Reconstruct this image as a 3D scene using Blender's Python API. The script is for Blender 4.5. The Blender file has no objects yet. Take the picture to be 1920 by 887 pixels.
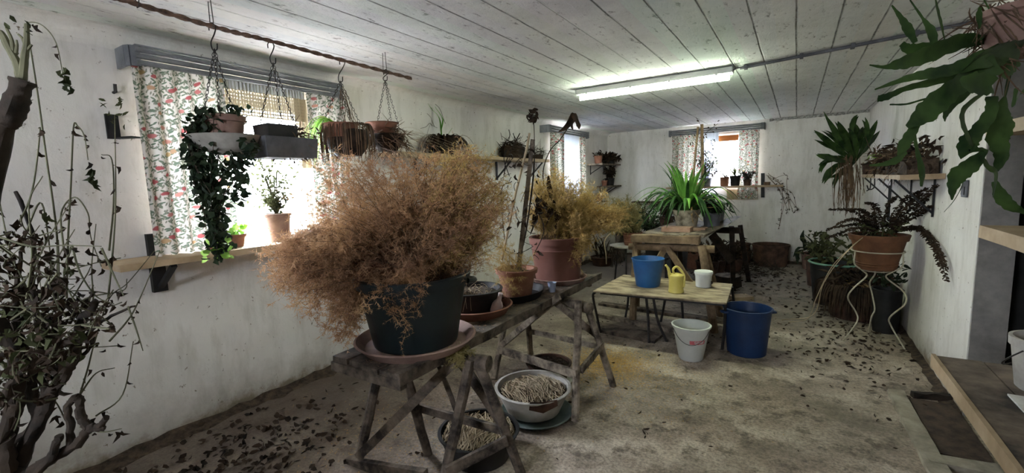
import bpy, math, random
import numpy as np
from mathutils import Vector, Matrix
random.seed(7); RNG = np.random.default_rng(11)
C = bpy.context.scene.collection
SC = bpy.context.scene

# ------------------------------------------------------------------ camera
F, CX, CY, YAW, PITCH, ROLL, CAMH = 834.1, 960.0, 443.5, .569, -.120, -.034, 1.461
XL, XR, YB, YJ, ZC = -3.144, .879, 8.493, 3.52, 2.35
cf = Vector((-math.sin(YAW)*math.cos(PITCH), math.cos(YAW)*math.cos(PITCH), math.sin(PITCH)))
_r = Vector((math.cos(YAW), math.sin(YAW), 0)); _u = _r.cross(cf)
cr = _r*math.cos(ROLL) + _u*math.sin(ROLL); cu = _u*math.cos(ROLL) - _r*math.sin(ROLL)
CAM = Vector((0, 0, CAMH))
cam = bpy.data.cameras.new('camera'); co = bpy.data.objects.new('camera', cam); C.objects.link(co)
cam.sensor_width = 36; cam.lens = F/1920*36; cam.clip_start = .05
m = Matrix((cr, cu, -cf)).transposed().to_4x4(); m.translation = CAM; co.matrix_world = m
SC.camera = co

# ------------------------------------------------------------------ light, exposure
SC.view_settings.view_transform = 'Standard'; SC.view_settings.look = 'None'
SC.view_settings.gamma = 1; SC.view_settings.use_curve_mapping = False
SC.view_settings.exposure = 3.1
SC.cycles.max_bounces = 10; SC.cycles.diffuse_bounces = 6; SC.cycles.transparent_max_bounces = 24
SC.cycles.use_denoising = True
SC.cycles.sample_clamp_indirect = 6
W = bpy.data.worlds.new('sky'); SC.world = W; W.use_nodes = True
nt = W.node_tree; bg = nt.nodes['Background']
bg.inputs[0].default_value = (.82, .86, 1.0, 1); bg.inputs[1].default_value = 15.0
def portal(name, loc, rot, sx, sy):
    l = bpy.data.lights.new(name, 'AREA'); l.shape = 'RECTANGLE'; l.size = sx; l.size_y = sy
    l.cycles.is_portal = True
    o = bpy.data.objects.new(name, l); C.objects.link(o); o.location = loc; o.rotation_euler = rot
portal('sky_portal', (XL-.33, 1.72, 1.6), (0, -math.pi/2, 0), 1.1, 1.3)
portal('sky_portal', (XL-.33, 6.62, 1.65), (0, -math.pi/2, 0), 1.0, .9)
portal('sky_portal', (-1.2, YB+.33, 1.74), (-math.pi/2, 0, 0), 1.1, .95)
portal('sky_portal', (-1.1, -1.93, 1.75), (math.pi/2, 0, 0), .8, .6)

# ------------------------------------------------------------------ pixel -> world
def P(px, py, **k):
    d = cf + cr*((px-CX)/F) - cu*((py-CY)/F)
    (a, v), = k.items()
    t = v if a == 'd' else (v - CAM['xyz'.index(a)])/d['xyz'.index(a)]
    return CAM + d*t
def depth(p): return (Vector(p)-CAM).dot(cf)
def near(a, b, px, py):
    d = (cf + cr*((px-CX)/F) - cu*((py-CY)/F)).normalized(); a = Vector(a); b = Vector(b); e = b-a
    w = CAM-a; A = e.dot(e); B = e.dot(d)
    t = (e.dot(w)-B*d.dot(w))/(A-B*B)
    return a+e*t

# ------------------------------------------------------------------ materials
def newmat(name):
    m = bpy.data.materials.new(name); m.use_nodes = True; return m, m.node_tree, m.node_tree.nodes['Principled BSDF']
def N(nt, t, **k):
    n = nt.nodes.new(t)
    for a, b in k.items(): setattr(n, a, b)
    return n
def ramp(nt, src, stops):
    r = N(nt, 'ShaderNodeValToRGB'); e = r.color_ramp.elements
    e[0].position = stops[0][0]; e[0].color = (*stops[0][1], 1); e[1].position = stops[-1][0]; e[1].color = (*stops[-1][1], 1)
    for p, c in stops[1:-1]: x = e.new(p); x.color = (*c, 1)
    nt.links.new(src, r.inputs[0]); return r.outputs[0]
def noise(nt, scale, detail=4, rough=.6, vec=None, stretch=None, coord='Object'):
    tc = N(nt, 'ShaderNodeTexCoord'); v = tc.outputs[coord] if vec is None else vec
    if stretch:
        mp = N(nt, 'ShaderNodeMapping'); mp.inputs['Scale'].default_value = stretch; nt.links.new(v, mp.inputs[0]); v = mp.outputs[0]
    n = N(nt, 'ShaderNodeTexNoise'); n.inputs['Scale'].default_value = scale; n.inputs['Detail'].default_value = detail
    n.inputs['Roughness'].default_value = rough; nt.links.new(v, n.inputs['Vector']); return n.outputs[0]
def mix(nt, fac, a, b, mode='MIX'):
    n = N(nt, 'ShaderNodeMix', data_type='RGBA', blend_type=mode)
    if isinstance(fac, (int, float)): n.inputs[0].default_value = fac
    else: nt.links.new(fac, n.inputs[0])
    for s, i in ((a, 6), (b, 7)):
        if isinstance(s, tuple): n.inputs[i].default_value = (*s, 1)
        else: nt.links.new(s, n.inputs[i])
    return n.outputs[2]
def bump(nt, bs, h, st=.4, dist=.01):
    b = N(nt, 'ShaderNodeBump'); b.inputs['Strength'].default_value = st; b.inputs['Distance'].default_value = dist
    nt.links.new(h, b.inputs['Height']); nt.links.new(b.outputs[0], bs.inputs['Normal']); return b
def simple(name, c1, c2, scale=8, rough=.8, bst=.3, bscale=None, stretch=None, spec=.3, bdist=.004, lo=.35, hi=.65, metal=0):
    m, nt, bs = newmat(name)
    n = noise(nt, scale, 5, .65, stretch=stretch)
    nt.links.new(ramp(nt, n, [(lo, c1), (hi, c2)]), bs.inputs['Base Color'])
    bs.inputs['Roughness'].default_value = rough; bs.inputs['Specular IOR Level'].default_value = spec; bs.inputs['Metallic'].default_value = metal
    if bst: bump(nt, bs, noise(nt, bscale or scale*3, 4, .6, stretch=stretch), bst, bdist)
    return m
def leafmat(name, c1, c2, scale=6, trans=.35, rough=.6):
    m, nt, bs = newmat(name)
    col = ramp(nt, noise(nt, scale, 3), [(.35, c1), (.65, c2)])
    nt.links.new(col, bs.inputs['Base Color']); bs.inputs['Roughness'].default_value = rough
    bs.inputs['Specular IOR Level'].default_value = .2
    t = N(nt, 'ShaderNodeBsdfTranslucent'); nt.links.new(col, t.inputs[0])
    ms = N(nt, 'ShaderNodeMixShader'); ms.inputs[0].default_value = trans
    nt.links.new(bs.outputs[0], ms.inputs[1]); nt.links.new(t.outputs[0], ms.inputs[2])
    nt.links.new(ms.outputs[0], nt.nodes['Material Output'].inputs[0]); return m
def M_wall():
    m, nt, bs = newmat('whitewashed_plaster')
    n1 = noise(nt, 1.3, 6, .6); base = ramp(nt, n1, [(.3, (.62, .585, .54)), (.7, (.76, .73, .685))])
    # dirt specks with their own shape
    sp = ramp(nt, noise(nt, 26, 3, .7), [(.66, (0, 0, 0)), (.72, (1, 1, 1))])
    c = mix(nt, sp, base, (.20, .16, .12))
    st = ramp(nt, noise(nt, 9, 5, .7, stretch=(1, 1, .25)), [(.48, (0, 0, 0)), (.72, (.5, .5, .5))])
    c = mix(nt, st, c, (.42, .39, .33))
    # damp splash zone above the floor
    tc = N(nt, 'ShaderNodeTexCoord'); sx = N(nt, 'ShaderNodeSeparateXYZ'); nt.links.new(tc.outputs['Object'], sx.inputs[0])
    ad = N(nt, 'ShaderNodeMath', operation='MULTIPLY_ADD'); ad.inputs[1].default_value = .5; nt.links.new(noise(nt, 3, 5, .7), ad.inputs[0]); 
    nt.links.new(sx.outputs[2], ad.inputs[2])
    d = ramp(nt, ad.outputs[0], [(.24, (1, 1, 1)), (.32, (.55, .55, .55)), (.50, (.15, .15, .15)), (.9, (0, 0, 0))])
    c = mix(nt, d, c, (.19, .155, .11))
    nt.links.new(c, bs.inputs['Base Color']); bs.inputs['Roughness'].default_value = .93; bs.inputs['Specular IOR Level'].default_value = .1
    bump(nt, bs, noise(nt, 30, 5, .7), .35, .01); return m
def M_ceiling():
    m, nt, bs = newmat('board_marked_concrete')
    tc = N(nt, 'ShaderNodeTexCoord'); sx = N(nt, 'ShaderNodeSeparateXYZ'); nt.links.new(tc.outputs['Object'], sx.inputs[0])
    base = ramp(nt, noise(nt, 1.6, 7, .65), [(.3, (.56, .555, .53)), (.7, (.76, .755, .73))])
    rough = noise(nt, 16, 6, .75, stretch=(1.6, .6, 1))
    pits = ramp(nt, rough, [(.34, (1, 1, 1)), (.42, (0, 0, 0))]); c = mix(nt, pits, base, (.28, .27, .25))
    # seams every 0.215 m, wobbling
    wob = N(nt, 'ShaderNodeMath', operation='MULTIPLY_ADD'); wob.inputs[1].default_value = .02
    nt.links.new(noise(nt, 2.5, 4, .7), wob.inputs[0]); nt.links.new(sx.outputs[0], wob.inputs[2])
    dv = N(nt, 'ShaderNodeMath', operation='MULTIPLY_ADD'); dv.inputs[1].default_value = 1/.2155; dv.inputs[2].default_value = 30.60
    nt.links.new(wob.outputs[0], dv.inputs[0])
    fr = N(nt, 'ShaderNodeMath', operation='FRACT'); nt.links.new(dv.outputs[0], fr.inputs[0])
    sb = N(nt, 'ShaderNodeMath', operation='SUBTRACT'); sb.inputs[1].default_value = .5; nt.links.new(fr.outputs[0], sb.inputs[0])
    ab = N(nt, 'ShaderNodeMath', operation='ABSOLUTE'); nt.links.new(sb.outputs[0], ab.inputs[0])
    line = ramp(nt, ab.outputs[0], [(0, (.85, .85, .85)), (.012, (.7, .7, .7)), (.032, (0, 0, 0))])
    brk = ramp(nt, noise(nt, 5, 5, .7), [(.34, (.25, .25, .25)), (.55, (1, 1, 1))])
    lf = mix(nt, 1.0, line, brk, 'MULTIPLY')
    fl = N(nt, 'ShaderNodeMath', operation='FLOOR'); nt.links.new(dv.outputs[0], fl.inputs[0])
    wn = N(nt, 'ShaderNodeTexWhiteNoise', noise_dimensions='1D'); nt.links.new(fl.outputs[0], wn.inputs['W'])
    lc = ramp(nt, wn.outputs[0], [(.68, (.10, .095, .085)), (.72, (.72, .72, .70))])
    pl = mix(nt, .09, c, wn.outputs[1], 'OVERLAY')
    c = mix(nt, lf, pl, lc)
    nt.links.new(c, bs.inputs['Base Color']); bs.inputs['Roughness'].default_value = .95; bs.inputs['Specular IOR Level'].default_value = .1
    h = N(nt, 'ShaderNodeMath', operation='SUBTRACT'); nt.links.new(rough, h.inputs[0]); nt.links.new(line, h.inputs[1])
    bump(nt, bs, h.outputs[0], .8, .012); return m
def M_floor():
    m, nt, bs = newmat('dirty_concrete')
    base = ramp(nt, noise(nt, 1.7, 8, .68), [(.28, (.15, .115, .088)), (.45, (.35, .285, .225)), (.60, (.56, .48, .39)), (.75, (.68, .60, .50))])
    d = ramp(nt, noise(nt, 7, 6, .75), [(.51, (0, 0, 0)), (.63, (.8, .8, .8))]); c = mix(nt, d, base, (.085, .065, .048))
    g = ramp(nt, noise(nt, 1.1, 5, .6, stretch=(1.3, .8, 1)), [(.52, (0, 0, 0)), (.7, (.5, .5, .5))]); c = mix(nt, g, c, (.38, .355, .26))
    f = ramp(nt, noise(nt, 60, 3, .7), [(.35, (.45, .45, .45)), (.6, (1.15, 1.1, 1.05))]); c = mix(nt, .8, c, f, 'MULTIPLY')
    bigst = ramp(nt, noise(nt, .9, 7, .7), [(.42, (0, 0, 0)), (.62, (.75, .75, .75))]); c = mix(nt, bigst, c, (.10, .078, .055))
    # dirt band along the window wall
    tc = N(nt, 'ShaderNodeTexCoord'); sx = N(nt, 'ShaderNodeSeparateXYZ'); nt.links.new(tc.outputs['Object'], sx.inputs[0])
    ad = N(nt, 'ShaderNodeMath', operation='MULTIPLY_ADD'); ad.inputs[1].default_value = 1.4; nt.links.new(noise(nt, 2, 6, .7), ad.inputs[0]); nt.links.new(sx.outputs[0], ad.inputs[2])
    mr = N(nt, 'ShaderNodeMapRange'); mr.inputs[1].default_value = -2.1; mr.inputs[2].default_value = -.5; nt.links.new(ad.outputs[0], mr.inputs[0])
    b = ramp(nt, mr.outputs[0], [(0, (.8, .8, .8)), (1, (0, 0, 0))]); c = mix(nt, b, c, (.08, .058, .045))
    # darker colour, broken up by noise, towards the back of the room
    ay = N(nt, 'ShaderNodeMath', operation='MULTIPLY_ADD'); ay.inputs[1].default_value = 3.0; nt.links.new(noise(nt, 1.5, 6, .7), ay.inputs[0]); nt.links.new(sx.outputs[1], ay.inputs[2])
    my = N(nt, 'ShaderNodeMapRange'); my.inputs[1].default_value = 5.2; my.inputs[2].default_value = 8.0; my.inputs[4].default_value = .6; nt.links.new(ay.outputs[0], my.inputs[0])
    c = mix(nt, my.outputs[0], c, (.13, .115, .095))
    nt.links.new(c, bs.inputs['Base Color']); bs.inputs['Roughness'].default_value = .85; bs.inputs['Specular IOR Level'].default_value = .25
    bump(nt, bs, noise(nt, 22, 6, .75), .5, .012); return m
def M_curtain(name, dens=1.0):
    m, nt, bs = newmat(name)
    tc = N(nt, 'ShaderNodeTexCoord'); sp = N(nt, 'ShaderNodeSeparateXYZ'); nt.links.new(tc.outputs['UV'], sp.inputs[0])
    def spots(scale, sx, sy, rot, thr, off):
        mp = N(nt, 'ShaderNodeMapping', vector_type='TEXTURE'); mp.inputs['Scale'].default_value = (1/sx, 1/sy, 1); mp.inputs['Rotation'].default_value = (0, 0, rot); mp.inputs['Location'].default_value = (off, off*.7, 0)
        nt.links.new(tc.outputs['UV'], mp.inputs[0])
        nz = N(nt, 'ShaderNodeTexNoise'); nz.inputs['Scale'].default_value = 22; nt.links.new(tc.outputs['UV'], nz.inputs['Vector'])
        va = N(nt, 'ShaderNodeVectorMath', operation='MULTIPLY_ADD'); va.inputs[1].default_value = (.035,)*3
        nt.links.new(nz.outputs[1], va.inputs[0]); nt.links.new(mp.outputs[0], va.inputs[2])
        v = N(nt, 'ShaderNodeTexVoronoi', voronoi_dimensions='2D'); v.inputs['Scale'].default_value = scale; nt.links.new(va.outputs[0], v.inputs['Vector'])
        return ramp(nt, v.outputs['Distance'], [(thr, (1, 1, 1)), (thr+.05, (0, 0, 0))]), v.outputs['Color']
    c = (.60, .56, .50)
    l0, _ = spots(21, 1, 2.5, 2.2, .21, 5); c = mix(nt, l0, c, (.17, .20, .14))
    l1, _ = spots(22, 1, 2.6, .6, .21, 0); c = mix(nt, l1, c, (.13, .17, .12))
    l2, _ = spots(24, 1, 3.4, 1.4, .19, 3); c = mix(nt, l2, c, (.22, .22, .17))
    f1, fc = spots(10.5, 1, 1.3, .4, .135, 1.3)
    fcol = ramp(nt, fc, [(.35, (.36, .09, .09)), (.6, (.44, .18, .16)), (.8, (.38, .27, .13))])
    c = mix(nt, f1, c, fcol)
    nt.links.new(c, bs.inputs['Base Color']); bs.inputs['Roughness'].default_value = .95; bs.inputs['Specular IOR Level'].default_value = .05
    t = N(nt, 'ShaderNodeBsdfTranslucent'); nt.links.new(c, t.inputs[0])
    ms = N(nt, 'ShaderNodeMixShader'); ms.inputs[0].default_value = .08
    nt.links.new(bs.outputs[0], ms.inputs[1]); nt.links.new(t.outputs[0], ms.inputs[2])
    nt.links.new(ms.outputs[0], nt.nodes['Material Output'].inputs[0]); return m
def M_lace(name, col, scale, hole, tr=.6, tl=.1):
    m, nt, bs = newmat(name)
    tc = N(nt, 'ShaderNodeTexCoord')
    sp = N(nt, 'ShaderNodeSeparateXYZ'); nt.links.new(tc.outputs['UV'], sp.inputs[0])
    outs = []
    for i in (0, 1):
        a = N(nt, 'ShaderNodeMath', operation='MULTIPLY'); a.inputs[1].default_value = scale*(1 if i == 0 else .8); nt.links.new(sp.outputs[i], a.inputs[0])
        b = N(nt, 'ShaderNodeMath', operation='FRACT'); nt.links.new(a.outputs[0], b.inputs[0])
        g = N(nt, 'ShaderNodeMath', operation='GREATER_THAN'); g.inputs[1].default_value = 1-hole; nt.links.new(b.outputs[0], g.inputs[0]); outs.append(g.outputs[0])
    mu = N(nt, 'ShaderNodeMath', operation='MULTIPLY'); nt.links.new(outs[0], mu.inputs[0]); nt.links.new(outs[1], mu.inputs[1])
    bs.inputs['Base Color'].default_value = (*col, 1); bs.inputs['Roughness'].default_value = .95
    t = N(nt, 'ShaderNodeBsdfTranslucent'); t.inputs[0].default_value = (*col, 1)
    ms = N(nt, 'ShaderNodeMixShader'); ms.inputs[0].default_value = tl; nt.links.new(bs.outputs[0], ms.inputs[1]); nt.links.new(t.outputs[0], ms.inputs[2])
    tp = N(nt, 'ShaderNodeBsdfTransparent'); m2 = N(nt, 'ShaderNodeMixShader')
    sc = N(nt, 'ShaderNodeMath', operation='MULTIPLY'); sc.inputs[1].default_value = tr; nt.links.new(mu.outputs[0], sc.inputs[0])
    nt.links.new(sc.outputs[0], m2.inputs[0]); nt.links.new(ms.outputs[0], m2.inputs[1]); nt.links.new(tp.outputs[0], m2.inputs[2])
    nt.links.new(m2.outputs[0], nt.nodes['Material Output'].inputs[0]); return m
def M_glass():
    m, nt, bs = newmat('window_glass')
    g = N(nt, 'ShaderNodeBsdfGlossy'); g.inputs['Roughness'].default_value = .02
    t = N(nt, 'ShaderNodeBsdfTransparent'); t.inputs[0].default_value = (.95, .97, .97, 1)
    ms = N(nt, 'ShaderNodeMixShader'); ms.inputs[0].default_value = .05
    nt.links.new(t.outputs[0], ms.inputs[1]); nt.links.new(g.outputs[0], ms.inputs[2])
    nt.links.new(ms.outputs[0], nt.nodes['Material Output'].inputs[0]); return m
def emis(name, c, s):
    m, nt, bs = newmat(name); bs.inputs['Base Color'].default_value = (*c, 1)
    bs.inputs['Emission Color'].default_value = (*c, 1); bs.inputs['Emission Strength'].default_value = s; return m
K = dict(
 wall=M_wall(), ceiling=M_ceiling(), floor=M_floor(), curtain=M_curtain('floral_cotton'),
 lace=M_lace('yellowed_crochet_lace', (.42, .34, .21), 55, .5, .16, .02), sheer=M_lace('white_net', (.66, .70, .78), 160, .45, .03, .06), glass=M_glass(),
 jamb=simple('grey_render', (.18, .165, .145), (.26, .24, .21), 10, .95, .5, 60),
 oldwood=simple('weathered_grey_wood', (.018, .013, .010), (.17, .13, .095), 9, .85, .7, 24, (1, 1, 1), lo=.38, hi=.64),
 greywood=simple('bleached_wood', (.045, .034, .025), (.28, .225, .165), 11, .85, .7, 28, lo=.38, hi=.64),
 bark=simple('rough_log_wood', (.07, .045, .025), (.25, .17, .095), 10, .85, .6, 30, lo=.3, hi=.7),
 newwood=simple('pale_pine', (.28, .195, .11), (.44, .33, .21), 5, .7, .3, 20),
 ply=simple('stained_plywood', (.12, .085, .05), (.42, .335, .22), 4.5, .7, .3, 30, (1, 2.4, 1), lo=.36, hi=.6),
 benchwood=simple('mud_stained_boards', (.03, .022, .017), (.20, .15, .11), 6, .85, .5, 22, lo=.36, hi=.66),
 terracotta=simple('terracotta', (.17, .072, .042), (.28, .13, .082), 6, .85, .25, 40),
 dustyterra=simple('dusty_terracotta', (.15, .08, .06), (.29, .19, .15), 5, .85, .3, 30),
 pinkterra=simple('pink_plastic_terracotta', (.14, .055, .040), (.20, .092, .070), 3, .6, .1, 30, spec=.3),
 darkterra=simple('soiled_terracotta', (.03, .017, .012), (.10, .05, .032), 8, .9, .4, 30),
 brownclay=simple('orange_brown_clay', (.10, .042, .02), (.18, .08, .036), 6, .75, .2, 30),
 greenpot=simple('dark_green_plastic', (.004, .008, .009), (.009, .017, .018), 4, .42, .1, 40, spec=.5),
 black=simple('black_plastic', (.006, .006, .0065), (.018, .017, .016), 8, .55, .2, 30),
 blackmetal=simple('black_metal', (.01, .01, .01), (.035, .03, .028), 15, .5, .2, 60),
 whiteplastic=simple('white_plastic', (.50, .51, .47), (.60, .61, .57), 4, .5, .05, 30),
 oldwhite=simple('dirty_white_enamel', (.28, .26, .22), (.50, .47, .42), 6, .7, .2, 30),
 blue=simple('bright_blue_plastic', (.010, .07, .20), (.018, .11, .28), 4, .4, .05, 30, spec=.5),
 navy=simple('navy_plastic', (.006, .022, .07), (.012, .038, .115), 4, .45, .1, 30, spec=.4),
 yellow=simple('yellow_plastic', (.50, .41, .08), (.62, .52, .14), 4, .4, .05, 30, spec=.5),
 soil=simple('dry_soil', (.02, .014, .0095), (.09, .06, .038), 20, .95, .9, 60, bdist=.01),
 rust=simple('rusty_iron', (.05, .03, .022), (.17, .10, .07), 25, .85, .5, 60),
 iron=simple('dark_iron', (.02, .018, .017), (.06, .05, .045), 25, .6, .3, 60, metal=.5),
 alu=simple('painted_metal_rail', (.105, .108, .115), (.21, .215, .225), 5, .5, .1, 30, spec=.4),
 greyplastic=simple('grey_plastic', (.05, .05, .055), (.12, .12, .13), 5, .7, .15, 30),
 white=simple('white_paint', (.52, .52, .48), (.64, .64, .60), 5, .6, .1, 30),
 creamroot=simple('cream_enamelled_iron', (.34, .30, .21), (.52, .48, .37), 12, .6, .2, 40),
 brick=simple('pink_brick', (.28, .15, .10), (.40, .27, .19), 9, .95, .5, 50),
 stone=simple('mossy_stone_pot', (.10, .085, .055), (.40, .35, .26), 9, .95, .5, 40, lo=.38, hi=.58),
 concrete=simple('concrete_kerb', (.17, .145, .105), (.36, .315, .24), 7, .95, .5, 40),
 rustplate=simple('rusty_plate', (.028, .018, .012), (.085, .055, .036), 14, .8, .6, 60),
 paper=simple('grimy_white_sheet', (.42, .40, .36), (.70, .69, .65), 8, .8, .1, 30),
 bluegrey=simple('faded_blue_plastic', (.22, .26, .36), (.42, .46, .56), 5, .6, .1, 30),
 orange=leafmat('orange_blind_fabric', (.40, .13, .03), (.46, .17, .045), 5, .12),
 red=simple('faded_red_print', (.50, .10, .12), (.62, .16, .17), 10, .6, 0),
 amber=leafmat('dry_needles_amber', (.24, .125, .075), (.58, .36, .18), 3.2, .35, .8),
 tanneedle=leafmat('dry_needles_tan', (.34, .18, .10), (.70, .47, .27), 3.2, .35, .8),
 ochre=simple('ochre_needles', (.34, .19, .04), (.50, .30, .08), 30, .9, 0),
 gold=leafmat('dry_needles_gold', (.36, .24, .09), (.58, .42, .17), 3, .4, .8),
 olive=leafmat('dry_needles_olive', (.20, .17, .07), (.40, .33, .14), 4, .4, .8),
 twig=simple('dry_twig', (.05, .03, .018), (.16, .10, .055), 6, .9, .3, 40),
 palestem=leafmat('bleached_grass', (.34, .26, .17), (.62, .52, .36), 5, .3, .8),
 bluntstem=simple('green_grey_stem', (.055, .055, .028), (.15, .14, .08), 5, .8, .2, 40),
 darkstem=simple('dark_woody_stem', (.010, .0075, .0055), (.045, .03, .019), 9, .9, .6, 40),
 deadleaf=leafmat('dead_leaf', (.012, .0085, .006), (.058, .036, .021), 7, .15, .85),
 drygreen=leafmat('withered_green_leaf', (.030, .036, .015), (.095, .10, .04), 7, .3, .8),
 ivy=leafmat('dark_ivy_leaf', (.008, .016, .008), (.030, .045, .020), 12, .25, .55),
 bright=leafmat('fresh_green_leaf', (.20, .42, .06), (.42, .62, .16), 8, .45, .5),
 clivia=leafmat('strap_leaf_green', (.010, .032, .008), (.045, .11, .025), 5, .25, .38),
 cliviabright=leafmat('bright_strap_leaf', (.08, .22, .03), (.20, .40, .08), 5, .4, .4),  # lighter green of upright clivia leaves and shelf blades
 epi=leafmat('flat_cactus_stem', (.010, .026, .007), (.045, .085, .020), 9, .2, .45),
 tan=leafmat('tan_dead_leaf', (.42, .26, .10), (.60, .42, .20), 8, .3, .8),
 fluo=emis('fluorescent_tube', (.90, 1.0, .80), 16),
 gravelout=simple('outdoor_gravel', (.20, .20, .18), (.32, .31, .28), 3, .9, 0),  # grey gravel outside, keeps green bounce off the ceiling
)
K['cover'] = M_glass(); K['cover'].name = 'clear_lamp_cover'

# ------------------------------------------------------------------ mesh builder
class MB:
    def __init__(s): s.v = []; s.f = []; s.m = []; s.n = 0; s.uv = None
    def add(s, vs, fs, mi=0):
        o = s.n; s.v.extend([tuple(v) for v in vs]); s.n += len(vs)
        s.f.extend([tuple(i+o for i in f) for f in fs]); s.m.extend([mi]*len(fs)); return s
    def tube(s, pts, r, n=6, mi=0, jit=0, cap=True):
        pts = [Vector(p) for p in pts]; k = len(pts)
        if isinstance(r, (int, float)): r = [r]*k
        vs = []; up = None
        for i, p in enumerate(pts):
            t = (pts[min(i+1, k-1)]-pts[max(i-1, 0)])
            t = t.normalized() if t.length > 1e-9 else Vector((0, 0, 1))
            if up is None: up = t.orthogonal().normalized()
            else:
                up = up - t*up.dot(t); up = up.normalized() if up.length > 1e-6 else t.orthogonal().normalized()
            b = t.cross(up)
            for j in range(n):
                a = 2*math.pi*j/n; q = r[i]*(1+random.uniform(-jit, jit))
                vs.append(p + up*(math.cos(a)*q) + b*(math.sin(a)*q))
        fs = [(i*n+j, i*n+(j+1) % n, (i+1)*n+(j+1) % n, (i+1)*n+j) for i in range(k-1) for j in range(n)]
        if cap: fs += [tuple(range(n-1, -1, -1)), tuple((k-1)*n+j for j in range(n))]
        return s.add(vs, fs, mi)
    def beam(s, a, b, w, h, up=(0, 0, 1), jit=0, mi=0, seg=1):
        a = Vector(a); b = Vector(b); t = (b-a).normalized(); u = Vector(up); u = u-t*u.dot(t)
        u = u.normalized() if u.length > 1e-4 else t.orthogonal().normalized()
        sd = t.cross(u); vs = []
        for i in range(seg+1):
            p = a.lerp(b, i/seg)
            for x, y in ((-1, -1), (1, -1), (1, 1), (-1, 1)):
                vs.append(p + sd*(x*w/2+random.uniform(-jit, jit)) + u*(y*h/2+random.uniform(-jit, jit)))
        fs = [(3, 2, 1, 0), tuple(4*seg+i for i in range(4))]
        for i in range(seg):
            for j in range(4): fs.append((4*i+j, 4*i+(j+1) % 4, 4*i+4+(j+1) % 4, 4*i+4+j))
        return s.add(vs, fs, mi)
    def box(s, x0, x1, y0, y1, z0, z1, mi=0):
        v = [(x, y, z) for z in (z0, z1) for x, y in ((x0, y0), (x1, y0), (x1, y1), (x0, y1))]
        return s.add(v, [(3, 2, 1, 0), (4, 5, 6, 7), (0, 1, 5, 4), (1, 2, 6, 5), (2, 3, 7, 6), (3, 0, 4, 7)], mi)
    def lathe(s, prof, c, n=36, mi=0, jit=0, tilt=None, sx=1, sy=1):
        c = Vector(c); vs = []
        R = tilt if tilt is not None else Matrix.Identity(3)
        for r, z in prof:
            for j in range(n):
                a = 2*math.pi*j/n; q = max(r, .0005)*(1+random.uniform(-jit, jit))
                vs.append(c + R @ Vector((q*math.cos(a)*sx, q*math.sin(a)*sy, z)))
        k = len(prof); fs = [(i*n+j, i*n+(j+1) % n, (i+1)*n+(j+1) % n, (i+1)*n+j) for i in range(k-1) for j in range(n)]
        return s.add(vs, fs, mi)
    def strap(s, pts, widths, side=None, fold=.25, mi=0, twist=0):
        pts = [Vector(p) for p in pts]; k = len(pts); vs = []
        for i, p in enumerate(pts):
            t = (pts[min(i+1, k-1)]-pts[max(i-1, 0)]); t = t.normalized() if t.length > 1e-9 else Vector((0, 0, 1))
            sd = Vector(side) if side is not None else t.cross(Vector((0, 0, 1)))
            sd = sd-t*sd.dot(t); sd = sd.normalized() if sd.length > 1e-4 else t.orthogonal().normalized()
            if twist: sd = Matrix.Rotation(twist*i/k, 3, t) @ sd
            nn = sd.cross(t); w = widths[i]/2
            vs += [p-sd*w+nn*(w*fold), p, p+sd*w+nn*(w*fold)]
        fs = []
        for i in range(k-1): fs += [(3*i, 3*i+1, 3*i+4, 3*i+3), (3*i+1, 3*i+2, 3*i+5, 3*i+4)]
        return s.add(vs, fs, mi)
    def leaf(s, p, d, L, Wd, mi=0, curl=.25):
        p = Vector(p); d = Vector(d).normalized(); sd = d.orthogonal().normalized(); sd = Matrix.Rotation(random.uniform(0, 6.28), 3, d) @ sd
        nn = sd.cross(d)
        vs = [p, p+d*L*.35+sd*Wd*.5+nn*L*curl*.3, p+d*L*.75+sd*Wd*.33+nn*L*curl*.1, p+d*L-nn*L*curl*.5, p+d*L*.75-sd*Wd*.33+nn*L*curl*.1, p+d*L*.35-sd*Wd*.5+nn*L*curl*.3, p+d*L*.45-nn*L*.04]
        return s.add(vs, [(0, 1, 6), (1, 2, 6), (2, 3, 6), (3, 4, 6), (4, 5, 6), (5, 0, 6)], mi)
    def tris(s, A):   # A: (n,3,3) array
        n = len(A); o = s.n; s.v.extend(map(tuple, A.reshape(-1, 3).tolist())); s.n += 3*n
        s.f.extend([(o+3*i, o+3*i+1, o+3*i+2) for i in range(n)]); s.m.extend([0]*n); return s
    def build(s, name, mats, parent=None, smooth=True, bevel=0, off=None):
        if parent is not None and ('category' in parent or 'category' in (parent.parent or {})):
            e = .004; s.v = [(min(max(x, XL+e), XR-e), min(y, YB-e), min(z, ZC-.002)) for x, y, z in s.v]
        me = bpy.data.meshes.new(name); base = Vector(parent.get('_o', (0, 0, 0))) if parent is not None else (Vector(off) if off is not None else Vector((0, 0, 0)))
        arr = np.array(s.v, dtype=float) - np.array(base)
        me.from_pydata(arr.tolist(), [], s.f)
        if not isinstance(mats, (list, tuple)): mats = [mats]
        for mm in mats: me.materials.append(mm)
        if len(mats) > 1: me.polygons.foreach_set('material_index', s.m)
        if smooth: me.polygons.foreach_set('use_smooth', [True]*len(me.polygons))
        if s.uv:
            l = me.uv_layers.new(name='UVMap')
            for lp in me.loops: l.data[lp.index].uv = s.uv[lp.vertex_index]
        o = bpy.data.objects.new(name, me); C.objects.link(o)
        if parent is not None:
            o.parent = parent; o['_o'] = tuple(base)
        else: o.location = base; o['_o'] = tuple(base)
        if smooth:
            try: me.set_sharp_from_angle(angle=math.radians(40))
            except Exception: pass
        if bevel:
            b = o.modifiers.new('bevel', 'BEVEL'); b.width = bevel; b.segments = 2; b.limit_method = 'ANGLE'
        me.update(); return o
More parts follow.
